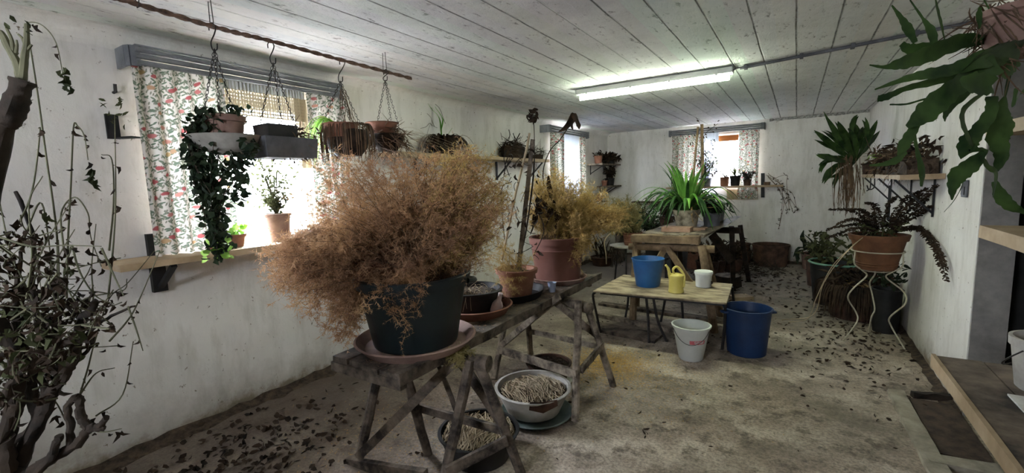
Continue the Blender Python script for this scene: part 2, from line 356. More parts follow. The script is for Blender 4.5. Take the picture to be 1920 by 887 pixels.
def thing(name, label, cat, loc=(0, 0, 0), group=None):
    o = bpy.data.objects.new(name, None); C.objects.link(o); o.location = loc; o['_o'] = tuple(loc); o.empty_display_size = .05
    o['label'] = label; o['category'] = cat
    if group: o['group'] = group
    return o
def tag(o, label, cat, group=None, kind=None):
    o['label'] = label; o['category'] = cat
    if group: o['group'] = group
    if kind: o['kind'] = kind
    return o
def struct(o): o['kind'] = 'structure'; return o
def bez(a, c, b, n): a, b, c = Vector(a), Vector(b), Vector(c); return [a*(1-t)**2 + c*2*t*(1-t) + b*t*t for t in [i/(n-1) for i in range(n)]]
def catmull(pts, n=6):
    pts = [Vector(p) for p in pts]; out = []
    q = [pts[0]*2-pts[1]]+pts+[pts[-1]*2-pts[-2]]
    for i in range(1, len(q)-2):
        for j in range(n):
            t = j/n; a, b, c, d = q[i-1:i+3]
            out.append(.5*((2*b)+(c-a)*t+(2*a-5*b+4*c-d)*t*t+(3*b-a-3*c+d)*t**3))
    out.append(pts[-1]); return out
def PX(lst, **k): return [P(x, y, **k) for x, y in lst]
U = random.uniform
def rv(): 
    v = Vector((random.gauss(0, 1), random.gauss(0, 1), random.gauss(0, 1))); return v.normalized()
def inpoly(x, y, poly):
    c = False; j = len(poly)-1
    for i in range(len(poly)):
        if (poly[i][1] > y) != (poly[j][1] > y) and x < (poly[j][0]-poly[i][0])*(y-poly[i][1])/(poly[j][1]-poly[i][1])+poly[i][0]: c = not c
        j = i
    return c
def sample(poly):
    xs = [p[0] for p in poly]; ys = [p[1] for p in poly]
    while True:
        x, y = U(min(xs), max(xs)), U(min(ys), max(ys))
        if inpoly(x, y, poly): return x, y

# ------------------------------------------------------------------ room shell
struct(MB().box(-3.6, 3.2, -2.1, YB+.4, -.2, 0).build('floor', K['floor'], smooth=False))
struct(MB().box(-3.5, 3.2, -2.1, YB+.4, ZC, ZC+.2).build('ceiling', K['ceiling'], smooth=False))
def wall_with_holes(name, axis, pos, thick, a0, a1, holes):
    mb = MB(); segs = sorted(holes)
    def bx(u0, u1, z0, z1):
        if u1-u0 < 1e-4 or z1-z0 < 1e-4: return
        if axis == 'x': mb.box(min(pos, pos+thick), max(pos, pos+thick), u0, u1, z0, z1)
        else: mb.box(u0, u1, min(pos, pos+thick), max(pos, pos+thick), z0, z1)
    u = a0
    for h0, h1, z0, z1 in segs:
        bx(u, h0, 0, ZC); bx(h0, h1, 0, z0); bx(h0, h1, z1, ZC); u = h1
    bx(u, a1, 0, ZC); return struct(mb.build(name, K['wall'], smooth=False))
WIN1 = (1.18, 2.26, 1.09, 2.13); WIN2 = (6.15, 7.10, 1.20, 2.13); WIN3 = (-1.72, -.62, 1.30, 2.16)
wall_with_holes('wall_left', 'x', XL, -.36, -2.1, YB+.4, [WIN1, WIN2])
wall_with_holes('wall_back', 'y', YB, .36, XL-.36, 3.2, [WIN3])
wall_with_holes('wall_front', 'y', -1.6, -.36, XL-.36, 3.2, [(-1.45, -.75, 1.5, 2.0)])
mb = MB(); mb.box(XR, XR+.155, YJ, YB, 0, ZC); mb.box(XR, XR+.155, -1.6, 2.45, 0, ZC); mb.box(XR, XR+.155, 2.45, YJ, 2.12, ZC)
struct(mb.build('wall_right', K['wall'], smooth=False))
struct(MB().box(XR+.004, XR+.151, YJ-.012, YJ, 0, 2.12).build('trim_door_jamb', K['jamb'], smooth=False))
# unlit passage behind the doorway; its darkness is put into near-black wall colour
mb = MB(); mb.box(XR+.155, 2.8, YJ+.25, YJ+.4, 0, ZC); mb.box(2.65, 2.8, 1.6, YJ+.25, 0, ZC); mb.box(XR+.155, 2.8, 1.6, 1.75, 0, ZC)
struct(mb.build('wall_passage', simple('passage_darkness', (.02, .02, .018), (.035, .033, .03), 5, .95), smooth=False))
# rounded cove between window wall and ceiling
mb = MB(); prof = [(XL-.01, ZC-.10)]+[(XL+.10*(1-math.cos(a)), ZC-.10+.10*math.sin(a)) for a in [i*math.pi/12 for i in range(7)]]+[(XL-.01, ZC+.01)]
n = len(prof); vs = [(x, y, z) for y in (-1.6, YB) for x, z in prof]
mb.add(vs, [(i, i+1, n+i+1, n+i) for i in range(n-1)]+[tuple(range(n)), tuple(range(2*n-1, n-1, -1))])
struct(mb.build('trim_cove', K['wall'], smooth=False))
# crumbling strip where ceiling meets the back wall
mb = MB(); mb.beam((-.4, YB-.012, ZC-.02), (XR, YB-.012, ZC-.02), .03, .035, jit=.008, seg=40)
struct(mb.build('trim_crumbled_edge', simple('crumbled_edge', (.12, .11, .10), (.5, .48, .45), 30, .95, .6), smooth=False))
# crumbly dirt wedge along the foot of the walls
def foot(name, a, b, inward, w, h):
    mb = MB(); a = Vector(a); b = Vector(b); inn = Vector(inward); k = max(8, int((b-a).length/.08)); vs = []
    for i in range(k+1):
        p = a.lerp(b, i/k); ww = w*U(.6, 1.3); hh = h*U(.5, 1.3)
        vs += [p, p+Vector((0, 0, hh)), p+inn*ww*.5+Vector((0, 0, hh*.35)), p+inn*ww+Vector((0, 0, .001))]
    fs = [(4*i+j, 4*i+j+1, 4*i+5+j, 4*i+4+j) for i in range(k) for j in range(3)]
    mb.add(vs, fs); return struct(mb.build(name, K['soil']))
foot('trim_dirt_left', (XL, -1.5, 0), (XL, YB, 0), (1, 0, 0), .10, .035)
foot('trim_dirt_back', (XL, YB, 0), (XR, YB, 0), (0, -1, 0), .10, .03)
foot('trim_dirt_right', (XR, YJ, 0), (XR, YB, 0), (-1, 0, 0), .06, .02)

# windows: frame + glass, set back in the wall
def window(name, axis, pos, sgn, a0, a1, z0, z1, mull=True):
    mb = MB(); g = MB(); w = .05; p0, p1 = sorted((pos, pos+sgn*.05))
    def bx(m_, u0, u1, v0, v1, q0=p0, q1=p1):
        if axis == 'x': m_.box(q0, q1, u0, u1, v0, v1)
        else: m_.box(u0, u1, q0, q1, v0, v1)
    bx(mb, a0, a1, z0, z0+w); bx(mb, a0, a1, z1-w, z1); bx(mb, a0, a0+w, z0+w, z1-w); bx(mb, a1-w, a1, z0+w, z1-w)
    o = struct(mb.build(name, K['white'], smooth=False))
    c = (p0+p1)/2; bx(g, a0+w, a1-w, z0+w, z1-w, c-.003, c+.003)
    gg = g.build('pane', K['glass'], o, smooth=False); return o
window('window_1', 'x', XL-.28, -1, *WIN1); window('window_2', 'x', XL-.28, -1, *WIN2); window('window_3', 'y', YB+.25, 1, *WIN3)
window('added_window', 'y', -1.9, -1, -1.45, -.75, 1.5, 2.0)  # added unseen window behind the camera, lights the foreground
# ground outside, just under window height (the room is half sunk)
struct(MB().box(-14, XL-.36, -8, 20, .75, .8).build('ground_outside', K['gravelout'], smooth=False))
struct(MB().box(XL-.36, 12, YB+.4, 20, .85, .9).build('ground_behind', K['gravelout'], smooth=False))
# louvred shutter seen through the back window
mb = MB()
for i in range(9): mb.beam((-1.68, YB+.33, 1.74+i*.045), (-.66, YB+.33, 1.74+i*.045), .028, .012)
sh = mb.build('window_shutter', K['white'], smooth=False); tag(sh, 'pale louvred shutter half lowered outside back window', 'shutter')

# ------------------------------------------------------------------ curtains and rails
def cloth(axis, pos, a0, a1, z0, z1, amp, folds, na=60, nz=10, edge=0.0, slant=0, amp_top=.5, phase=0):
    mb = MB(); uv = []
    for j in range(nz+1):
        t = j/nz
        for i in range(na+1):
            s_ = i/na; a = a0+(a1-a0)*s_ + slant*(1-t)*(a1-a0)*(s_-.5)
            A = amp*(amp_top+(1-amp_top)*(1-t))
            off = A*math.sin(s_*folds*2*math.pi+phase+.5*math.sin(t*2+s_*5)) + A*.35*math.sin(s_*folds*5.3+1)
            z = z0+(z1-z0)*t + edge*math.sin(s_*folds*2*math.pi)*(1-t)
            mb.v.append((pos+off, a, z) if axis == 'x' else (a, pos+off, z)); uv.append(((a0+(a1-a0)*s_*1.0)*1.0, z))
    mb.n = len(mb.v); w = na+1
    mb.f = [(j*w+i, j*w+i+1, (j+1)*w+i+1, (j+1)*w+i) for j in range(nz) for i in range(na)]; mb.m = [0]*len(mb.f); mb.uv = uv
    return mb
def rail(name, axis, pos, sgn, a0, a1, z, label, proj=.16, cover=False):
    t = thing(name, label, 'curtain rail', (pos, (a0+a1)/2, z) if axis == 'x' else ((a0+a1)/2, pos, z))
    mb = MB(); q = pos+sgn*proj
    for k in range(3):
        zz = z-.033+k*.033
        if axis == 'x': mb.tube([(q, a0+.03, zz), (q, a1-.03, zz)], .0145, 8)
        else: mb.tube([(a0+.03, q, zz), (a1-.03, q, zz)], .0145, 8)
    mb.build('fluted_rail', K['alu'], t)
    for e in (a0, a1):
        mb = MB(); s = 1 if e == a0 else -1; pts = [(pos+sgn*.002, e), (q-sgn*.04, e), (q-sgn*.012, e+s*.012), (q, e+s*.05)]
        for i in range(3):
            A, B = pts[i], pts[i+1]
            if axis == 'x': mb.beam((A[0], A[1], z), (B[0], B[1], z), .014, .105)
            else: mb.beam((A[1], A[0], z), (B[1], B[0], z), .014, .105)
        mb.build('end_bracket', K['alu'] , t, smooth=False)
    if cover: MB().box(XL+.001, q+.01, a0+.03, a1-.03, z+.05, z+.058).build('light_stop_board', K['alu'], t, smooth=False)  # added board, stops window light leaking up behind the curtain
    return t
rail('curtain_rail', 'x', XL, 1, .99, 2.32, 2.20, 'grey fluted curtain rail above the near left window', cover=True)
rail('curtain_rail', 'x', XL, 1, 5.75, 7.2, 2.215, 'grey curtain rail above the farther window of the left wall')
rail('curtain_rail', 'y', YB, -1, -1.95, -.46, 2.235, 'grey fluted curtain rail on the back wall')
def curtain(lbl, mat='curtain', cat='curtain', name='curtain', grp=None, **k):
    return tag(cloth(**k).build(name, K[mat]), lbl, cat, grp)
cx_ = XL+.10
curtain('floral curtain at the left side of the near left window', axis='x', pos=cx_, a0=1.01, a1=1.47, z0=1.115, z1=2.18, amp=.028, folds=6, na=120, nz=16)
curtain('floral curtain at the right side of the near left window, behind the spider plant basket', axis='x', pos=cx_, a0=2.03, a1=2.36, z0=1.12, z1=2.18, amp=.02, folds=5, na=80, nz=16)
curtain('yellowed crochet valance across top of near left window', 'lace', 'valance', 'valance', axis='x', pos=cx_-.02, a0=1.45, a1=2.03, z0=1.955, z1=2.12, amp=.006, folds=9, na=80, nz=4)
curtain('white pleated net heading above the crochet valance', 'white', 'valance', 'valance', axis='x', pos=cx_-.015, a0=1.45, a1=2.03, z0=2.115, z1=2.18, amp=.008, folds=26, na=160, nz=3)
curtain('long strip of crochet curtain right of the valance in the near left window', 'lace', 'curtain', 'lace_curtain', axis='x', pos=cx_-.03, a0=1.95, a1=2.08, z0=1.62, z1=2.12, amp=.006, folds=3)
curtain('floral curtain hanging left in the farther left-wall window', axis='x', pos=cx_, a0=5.85, a1=6.33, z0=1.1, z1=2.19, amp=.03, folds=5, na=80, nz=12)
curtain('narrow floral curtain hanging right in the farther left-wall window', axis='x', pos=cx_, a0=6.92, a1=7.18, z0=1.1, z1=2.19, amp=.025, folds=3, na=60, nz=12)
curtain('white net curtain filling the farther left-wall window', 'sheer', 'net curtain', 'net_curtain', axis='x', pos=cx_-.04, a0=6.25, a1=6.98, z0=1.1, z1=2.19, amp=.02, folds=12, na=160, nz=8)
cy_ = YB-.10
curtain('floral curtain at the left of the back wall window', axis='y', pos=cy_, a0=-1.90, a1=-1.38, z0=1.2, z1=2.2, amp=.025, folds=6, na=90, nz=12)
curtain('floral curtain at the right of the back wall window', axis='y', pos=cy_, a0=-.83, a1=-.53, z0=1.06, z1=2.2, amp=.022, folds=4, na=70, nz=14)
curtain('white net curtain gathered beside the floral one in the back wall window', 'sheer', 'net curtain', 'net_curtain', axis='y', pos=cy_+.03, a0=-1.42, a1=-1.14, z0=1.28, z1=2.2, amp=.015, folds=5, na=70, nz=8)
curtain('crochet border hanging below the back window shelf', 'lace', 'valance', 'valance', axis='y', pos=cy_+.05, a0=-1.0, a1=-.53, z0=1.05, z1=1.22, amp=.01, folds=5)
mb = MB(); mb.box(-1.18, -.84, YB-.03, YB-.022, 2.04, 2.14); tag(mb.build('roller_blind', K['orange'], smooth=False), 'orange strip of roller blind at top of the back window', 'blind')

# ------------------------------------------------------------------ ceiling lamp and conduit
t = thing('fluorescent_lamp', 'long fluorescent lamp glowing on the concrete ceiling', 'lamp', (-1.17, 4.2, 2.35))
la, lb = Vector((-1.86, 4.2, 2.27)), Vector((-.47, 4.2, 2.27))
mb = MB(); mb.beam(la+Vector((0, 0, .05)), lb+Vector((0, 0, .05)), .11, .05); mb.build('housing', K['whiteplastic'], t, smooth=False, bevel=.008)
mb = MB(); mb.tube([la+Vector((.03, 0, -.005)), lb-Vector((.03, 0, .005))], .019, 14); mb.build('tube', K['fluo'], t)
mb = MB(); n = 13; prof = [(.052*math.cos(a), -.05*math.sin(a)) for a in [math.pi*i/(n-1) for i in range(n)]]
vs = [(x, 4.2+a, 2.295+b) for x in (la.x, lb.x) for a, b in prof]; mb.add(vs, [(i, i+1, n+i+1, n+i) for i in range(n-1)]+[tuple(range(n)), tuple(range(2*n-1, n-1, -1))])
mb.build('clear_cover', K['cover'], t)
for x in (la.x+.12, la.x+.55, lb.x-.5, lb.x-.12):
    for s in (-1, 1): MB().beam((x, 4.2+s*.058, 2.325), (x, 4.2+s*.058, 2.285), .02, .006, up=(0, 1, 0)).build('clip', K['whiteplastic'], t, smooth=False)
t = thing('cable_conduit', 'grey cable conduit running along the ceiling right of the lamp', 'conduit', (.2, 4.1, 2.34))
mb = MB(); mb.tube([(-.42, 4.205, 2.328), (XR-.004, 3.88, 2.328)], .012, 8); mb.tube([(-.42, 4.235, 2.332), (XR-.004, 3.91, 2.332)], .008, 8); mb.build('pipe', K['greyplastic'], t)
mb = MB(); mb.tube(catmull([(-.42, 4.205, 2.335), (-.46, 4.20, 2.325), (-.485, 4.20, 2.30)]), .006, 6); mb.build('cable', K['greyplastic'], t)
for x in (-.38, .0, .3, .62):
    y = 4.215-(x+.42)*.25; mb = MB(); mb.beam((x-.012, y, 2.329), (x+.012, y, 2.329), .06, .03); mb.build('clamp', K['greyplastic'], t, smooth=False)
t = thing('wall_socket', 'small dark socket box set in the right wall near the doorway', 'socket', (XR, 3.79, 1.33))
mb = MB(); mb.box(XR-.012, XR, 3.74, 3.84, 1.28, 1.385); mb.build('plate', K['greyplastic'], t, smooth=False, bevel=.003)
mb = MB(); mb.box(XR-.016, XR-.012, 3.77, 3.83, 1.295, 1.345); mb.build('opening', K['black'], t, smooth=False)

# ------------------------------------------------------------------ generic pots and plants
def pot(name, label, cat, c, rt, rb, h, mat, rim=.02, rimw=.008, soil=.85, group=None, n=40, bands=(), part='pot', root=None, jit=0):
    t = root or thing(name, label, cat, c, group)
    w = .012 if rt > .12 else .006
    prof = [(.001, 0), (rb, 0), (rb+(rt-rb)*.03, h*.02)]
    for zb in bands:
        r = rb+(rt-rb)*zb; prof += [(r, h*zb-.006), (r+.005, h*zb), (r, h*zb+.006)]
    ru = rb+(rt-rb)*((h-rim)/h)
    prof += [(ru, h-rim), (ru+rimw, h-rim+.002), (rt+rimw, h-.003), (rt+rimw-.003, h), (rt-w, h), (rt-w-.002, h-rim), (rb+(rt-rb)*soil-w, h*soil-.02), (.001, h*soil-.02)]
    body_ = MB().lathe(prof, c, n, jit=jit).build(part, mat, t)
    if soil:
        rs = rb+(rt-rb)*soil-w; mb = MB(); cc = Vector(c); vs = [cc+Vector((0, 0, h*soil))]
        for k in range(1, 6):
            for j in range(20):
                a = 2*math.pi*j/20; q = rs*k/5*.995; vs.append(cc+Vector((q*math.cos(a), q*math.sin(a), h*soil+U(-.006, .008)-.01*(k == 5))))
        fs = [(0, 1+j, 1+(j+1) % 20) for j in range(20)]+[(1+(k-1)*20+j, 1+(k-1)*20+(j+1) % 20, 1+k*20+(j+1) % 20, 1+k*20+j) for k in range(1, 5) for j in range(20)]
        mb.add(vs, fs); mb.build('soil', K['soil'], body_)
    return t
def saucer(label, c, r, h, mat, cat='saucer', wall=.02, group=None):
    mb = MB().lathe([(.001, 0), (r*.86, 0), (r-.004, h*.9), (r+.004, h), (r-.006, h+.004), (r-.018, h*.9), (r*.84, .012), (.001, .012)], c, 48)
    for i, v in enumerate(mb.v): mb.v[i] = tuple(v)
    o = mb.build('plant_saucer', mat, off=c); return tag(o, label, cat, group)
def feathery(mb_st, base, rb, targets, lift=.3, twigs=20, needles=14, nl=.014, tl=(.05, .12), t0=.35, nw=.0016, stem_r=.0016, arr=None, every=1):
    base = Vector(base)
    for idx, tip in enumerate(targets):
        a = U(0, 6.28); q = rb*math.sqrt(U(0, 1)); b = base+Vector((q*math.cos(a), q*math.sin(a), 0)); tip = Vector(tip)
        d = tip-b; ctrl = b+d*.35+Vector((0, 0, lift*U(.6, 1.2)*max(.25, d.length)))
        pts = bez(b, ctrl, tip, 9)
        for i in range(1, 9): pts[i] += rv()*.028*d.length
        if idx % every == 0: mb_st.tube(pts, [stem_r*(1.25-.9*i/8) for i in range(9)], 3, cap=False)
        pa = np.array([tuple(p) for p in pts])
        tt = t0+(1-t0)*RNG.random(twigs)**.8; f = tt*8; i0 = np.minimum(f.astype(int), 7); fr = (f-i0)[:, None]
        o = pa[i0]*(1-fr)+pa[i0+1]*fr
        tg = pa[8]-pa[5]; tg /= np.linalg.norm(tg)+1e-9
        dr = RNG.normal(size=(twigs, 3)); dr /= np.linalg.norm(dr, axis=1)[:, None]; dr = dr+tg*.25+np.array([0, 0, .05]); dr /= np.linalg.norm(dr, axis=1)[:, None]
        L = RNG.uniform(tl[0], tl[1], twigs)[:, None]
        # twig as sliver
        s = np.cross(dr, RNG.normal(size=(twigs, 3))); s /= np.linalg.norm(s, axis=1)[:, None]
        arr.append(np.stack([o-s*.0008, o+s*.0008, o+dr*L], 1))
        u = RNG.random((twigs, needles, 1)); p0 = o[:, None]+dr[:, None]*L[:, None]*u
        nd = RNG.normal(size=(twigs, needles, 3)); nd /= np.linalg.norm(nd, axis=2)[..., None]; nd = nd+dr[:, None]*.6; nd /= np.linalg.norm(nd, axis=2)[..., None]
        ns = np.cross(nd, RNG.normal(size=nd.shape)); ns /= np.linalg.norm(ns, axis=2)[..., None]
        ll = nl*RNG.uniform(.6, 1.3, (twigs, needles, 1))
        arr.append(np.stack([p0-ns*nw/2, p0+ns*nw/2, p0+nd*ll], 2).reshape(-1, 3, 3))
def chain(mb, a, b, L=.022, r=.0016):
    a = Vector(a); b = Vector(b); n = max(2, int((b-a).length/(L*.82))); t = (b-a).normalized(); s1 = t.orthogonal().normalized(); s2 = t.cross(s1)
    for i in range(n):
        c = a.lerp(b, (i+.5)/n); s = s1 if i % 2 else s2; pts = []
        for k in range(9):
            an = 2*math.pi*k/8; pts.append(c+t*(math.cos(an)*L*.5)+s*(math.sin(an)*L*.27))
        mb.tube(pts, r, 4, cap=False)
def hook(mb, top, bot, r=.0028):
    top = Vector(top); bot = Vector(bot); s = cr*.016
    pts = [top-s*1.1-Vector((0, 0, .022)), top-s, top+Vector((0, 0, .012)), top+s*.9-Vector((0, 0, .008)), top.lerp(bot, .35)+s*.4, top.lerp(bot, .7)-s*.8, bot-s*.6, bot-Vector((0, 0, .006)), bot+s*.8, bot+s+Vector((0, 0, .025))]
    mb.tube(catmull(pts, 5), r, 6)
def mass(mb, c, rx, ry, rz, n, r=(.0015, .004), L=(.05, .15), mi=0, droop=.0):
    c = Vector(c)
    for i in range(n):
        d = rv(); p = c+Vector((d.x*rx, d.y*ry, d.z*rz))*U(.5, 1)**.5
        q = (rv()+Vector((-d.y, d.x, 0))*1.2).normalized()*U(*L); e = p+q-Vector((0, 0, droop*U(0, 1)))
        mid = (p+e)/2+rv()*U(0, .03); rr = U(*r); mb.tube(bez(p, mid, e, 5), [rr, rr, rr*.8, rr*.6, rr*.3], 3, mi=mi, cap=False)

# ================================================================== trestle table in the foreground
TZ = .70
t = thing('slatted_tabletop', 'long weathered slatted board top carrying the big plant pots', 'tabletop', (-1.55, 2.3, TZ-.03))
xs = [-1.775, -1.665, -1.56, -1.455, -1.35]
for i in range(4):
    mb = MB(); x0, x1 = xs[i]+.004, xs[i+1]-.004; y0, y1 = 1.19+U(-.01, .02), 3.36+U(-.06, .06)
    mb.beam(((x0+x1)/2, y0, TZ-.012), ((x0+x1)/2, y1, TZ-.012), x1-x0, .024, jit=.002, seg=14); mb.build('board', K['oldwood'], t, smooth=False)
mb = MB(); mb.beam((-1.335, 1.19, TZ-.018), (-1.33, 3.40, TZ-.018), .03, .05, jit=.003, seg=14); mb.build('edge_rail', K['oldwood'], t, smooth=False)
for y in (1.215, 3.2):
    mb = MB(); mb.beam((-1.775, y, TZ-.045), (-1.33, y, TZ-.045), .04, .042, jit=.002, seg=4); mb.build('crosspiece', K['oldwood'], t, smooth=False)
def trestle(label, beam, legs, braces, mat, br=.038, lr=.024, name='trestle', square=False, grp=None, zt=.655):
    a, b = Vector(beam[0]), Vector(beam[1])
    t = thing(name, label, 'trestle', ((a.x+b.x)/2, (a.y+b.y)/2, 0), grp)
    mb = MB(); mb.tube([a.lerp(b, i/8)+rv()*.002 for i in range(9)], br, 12, jit=.05); mb.build('beam', mat, t)
    for f, top in legs:
        f = Vector(f); top = Vector(top); mb = MB()
        if square: mb.beam(f, top, lr*2, lr*1.7, up=(1, .2, 0), jit=.002, seg=8)
        else: mb.tube([f.lerp(top, i/8)+rv()*.002 for i in range(9)], [lr*1.05]*9, 8, jit=.06)
        mb.build('leg', mat, t, smooth=not square)
    for p, q, w, h in braces:
        mb = MB(); mb.beam(p, q, w, h, jit=.0015, seg=8); mb.build('brace', mat, t, smooth=False)
    return t
# near trestle
A1, A2, B1, B2 = P(672, 866, z=0), P(802, 852, z=0), Vector((-1.345, 1.40, 0)), P(977, 889, z=0)
def through(f, px, py, top_z, d):   # leg from foot f passing the pixel at depth d, extended to top_z
    q = P(px, py, d=d); return f+(q-f)*((top_z-f.z)/(q.z-f.z))
A1t = through(A1, 708, 706, .66, 2.36); A2t = through(A2, 763, 706, .66, 2.27)
B1t = through(B1, 879, 690, .66, 2.05); B2t = through(B2, 903, 692, .66, 2.08)
LA, RA = Vector((-1.80, 1.50, .635)), Vector((-1.165, 1.585, .635))
br = []
leg = dict(A1=(A1, A1t), A2=(A2, A2t), B1=(B1, B1t), B2=(B2, B2t))
def onl(k, px, py): return near(*leg[k], px, py)
br.append((P(652, 868, d=depth(onl('A1', 660, 866))), P(800, 893, d=depth(onl('B1', 860, 880))+.06), .03, .06))
br.append((onl('A1', 664, 850)+cf*-.03, near(LA, RA, 852, 686)+cf*-.045, .02, .045))
br.append((near(LA, RA, 855, 684)+cf*.04, onl('B2', 962, 800)+cf*.035, .02, .045))
br.append((onl('A2', 787, 765)+cf*.03, onl('B2', 945, 815)+cf*.03, .02, .04))
br.append((onl('B1', 868, 884)+cf*-.035, onl('B2', 966, 812)+cf*-.04, .02, .05))
br.append((P(820, 678, d=2.28), P(860, 782, d=2.32), .018, .022))
trestle('weathered trestle under the near end of the slatted table', (LA, RA), [leg[k] for k in leg], br, K['oldwood'])
# far trestle
A1, A2, B1, B2 = P(926, 712, z=0), P(995, 664, z=0), P(1078, 790, z=0), P(1150, 724, z=0)
LA, RA = Vector((-1.86, 2.95, .635)), Vector((-1.10, 2.63, .635))
A1t = through(A1, 945, 613, .66, depth(LA)+.0); A2t = through(A2, 989, 592, .66, depth(LA)); B1t = through(B1, 1085, 545, .69, depth(RA)); B2t = through(B2, 1093, 548, .66, depth(RA))
leg = dict(A1=(A1, A1t), A2=(A2, A2t), B1=(B1, B1t), B2=(B2, B2t))
br = [(onl('A1', 930, 652)-cf*.03, onl('B1', 1082, 700)-cf*.03, .022, .055),
      (onl('A2', 993, 622)+cf*.03, onl('B2', 1122, 653)+cf*.03, .02, .04),
      (onl('B1', 1078, 694)+cr*.03, onl('B2', 1145, 640)+cr*.02, .02, .045),
      (onl('A1', 932, 645)-cf*.04, P(1048, 556, d=depth(RA)-.02), .02, .045),
      (P(1040, 566, d=depth(RA)+.1), onl('B2', 1118, 630)+cf*.03, .02, .045)]
trestle('weathered trestle under the far end of the slatted table', (LA, RA), [leg[k] for k in leg], br, K['greywood'])

# ------------------------------------------------------------------ big green pot with dead asparagus fern
c1 = Vector((-1.53, 1.50, TZ))
saucer('large dusty terracotta saucer under the dark green pot', c1, .285, .045, K['dustyterra'])
gp = Vector((-1.545, 1.515, TZ+.014))
t = pot('potted_fern', 'huge bushy amber dead asparagus fern in a dark green tub', 'potted plant', gp, .262, .20, .335, K['greenpot'], rim=.045, rimw=.018, soil=.9)
for s in (-1, 1):
    q = gp+Vector((0, 0, .30)); e = cr*s*.27; mb = MB()
    mb.tube([q+e-cf*.05, q+e*1.08-cf*.03, q+e*1.1, q+e*1.08+cf*.03, q+e+cf*.05], .014, 8); mb.build('handle', K['greenpot'], t)
poly_main = [(545, 360), (575, 310), (640, 280), (700, 268), (770, 290), (830, 268), (890, 262), (925, 300), (950, 360), (965, 410), (940, 440), (890, 480), (850, 510), (760, 520), (690, 520), (640, 560), (560, 545), (500, 530), (490, 480), (530, 420)]
poly_low = [(490, 470), (560, 440), (650, 470), (680, 560), (672, 640), (640, 655), (600, 620), (570, 600), (515, 560), (492, 520)]
poly_front = [(700, 520), (790, 520), (800, 580), (765, 650), (745, 660), (730, 600), (705, 560)]
poly_right = [(860, 400), (965, 390), (950, 450), (905, 510), (870, 520), (850, 470)]
dc = depth(gp)
def tg(poly, n, d0, sp): 
    out = []
    for _ in range(n):
        x, y = sample(poly); out.append(P(x, y, d=d0+random.gauss(0, sp)))
    return out
stm = MB(); arr = []; base = gp+Vector((0, 0, .30))
feathery(stm, base, .19, tg(poly_main, 430, dc, .20), lift=.22, twigs=26, needles=13, nl=.019, tl=(.03, .09), t0=.30, arr=arr, nw=.0028, stem_r=.0017)
low_arr = []
feathery(stm, base-cr*.08, .16, tg(poly_low, 190, dc-.02, .13), lift=.55, twigs=20, needles=11, nl=.022, tl=(.03, .08), t0=.45, arr=low_arr, nw=.0042)
feathery(stm, base-cf*.1, .12, tg(poly_front, 26, dc-.30, .02), lift=.5, twigs=20, needles=15, nl=.018, tl=(.03, .06), t0=.4, arr=arr, nw=.002)
lit_arr = []  # right side: window and lamp light put into the needle colour
feathery(stm, base+cr*.05, .15, tg([(790, 285), (890, 258), (935, 290), (968, 360), (970, 410), (905, 490), (860, 505), (830, 400)], 120, dc+.05, .16), lift=.2, twigs=22, needles=12, nl=.020, tl=(.03, .08), t0=.35, arr=lit_arr, nw=.0032)
feathery(stm, base+cr*.1, .1, tg(poly_right, 40, dc+.05, .1), lift=.1, twigs=16, needles=14, nl=.018, tl=(.04, .09), t0=.4, arr=arr, nw=.0018, stem_r=.002)
stm.build('stems', K['twig'], t)
mb = MB(); mb.tris(np.concatenate(arr)); o = mb.build('foliage', K['amber'], t, smooth=False)
mb = MB(); mb.tris(np.concatenate(lit_arr)); o = mb.build('lit_foliage', K['gold'], t, smooth=False); o['label'] = 'sprays with window and lamp light put into a golden colour'
mb = MB(); mb.tris(np.concatenate(low_arr)); o = mb.build('drooping_foliage', K['tanneedle'], t, smooth=False); o['label'] = 'pale tan sprays drooping over the left side'

# ------------------------------------------------------------------ dark bowl in big saucer
c2 = P(880, 560, z=TZ+.02); c2.z = TZ; c2 = Vector((-1.60, 2.06, TZ))
saucer('wide terracotta saucer holding the black bowl', c2, .225, .05, K['terracotta'])
pb = c2+Vector((-.035, .02, .014))
t = pot('planting_bowl', 'black plastic bowl of dry soil behind the dark green tub', 'bowl', pb, .185, .15, .125, K['black'], rim=.012, rimw=.006, soil=.8)
mb = MB()
for _ in range(60):
    a = U(0, 6.28); q = U(0, .15); p = pb+Vector((q*math.cos(a), q*math.sin(a), .10)); e = p+Vector((U(-.06, .06), U(-.06, .06), U(-.0, .035))); mb.tube(bez(p, (p+e)/2+Vector((0, 0, U(.0, .03))), e, 4), .0012, 3, cap=False)
for _ in range(9):
    a = U(3.6, 5.6); p = pb+Vector((.18*math.cos(a), .18*math.sin(a), .12)); mb.tube([p-Vector((0, 0, 0)), p+Vector((.02*math.cos(a), .02*math.sin(a), -.02)), p+Vector((.03*math.cos(a)+U(-.02, .02), .03*math.sin(a), -U(.05, .1)))], .001, 3, cap=False)
mb.build('dry_straw', K['palestem'], t)
q = pb+Vector((-.05, -.07, .085)); mb = MB().lathe([(.001, 0), (.028, 0), (.035, .055), (.037, .057), (.032, .055), (.026, .02), (.001, .02)], q, 20)
tag(mb.build('plant_label_cup', K['oldwhite'], off=q), 'small whitish cup standing in the black bowl', 'cup')
# bottle lying against the bowl
q = P(905, 608, z=TZ+.02); q = c2+Vector((.15, -.0, .018)); R_ = Matrix.Rotation(.35, 3, Vector((0, 1, 0)))
mb = MB().lathe([(.001, 0), (.030, .0), (.033, .006), (.033, .045), (.026, .065), (.014, .082), (.012, .12), (.014, .123), (.012, .126), (.001, .126)], q, 20, tilt=R_)
tag(mb.build('bottle', simple('pale_pink_glass', (.42, .32, .30), (.60, .50, .48), 8, .3, .1), off=q), 'small pale pink bottle leaning in the wide saucer', 'bottle')
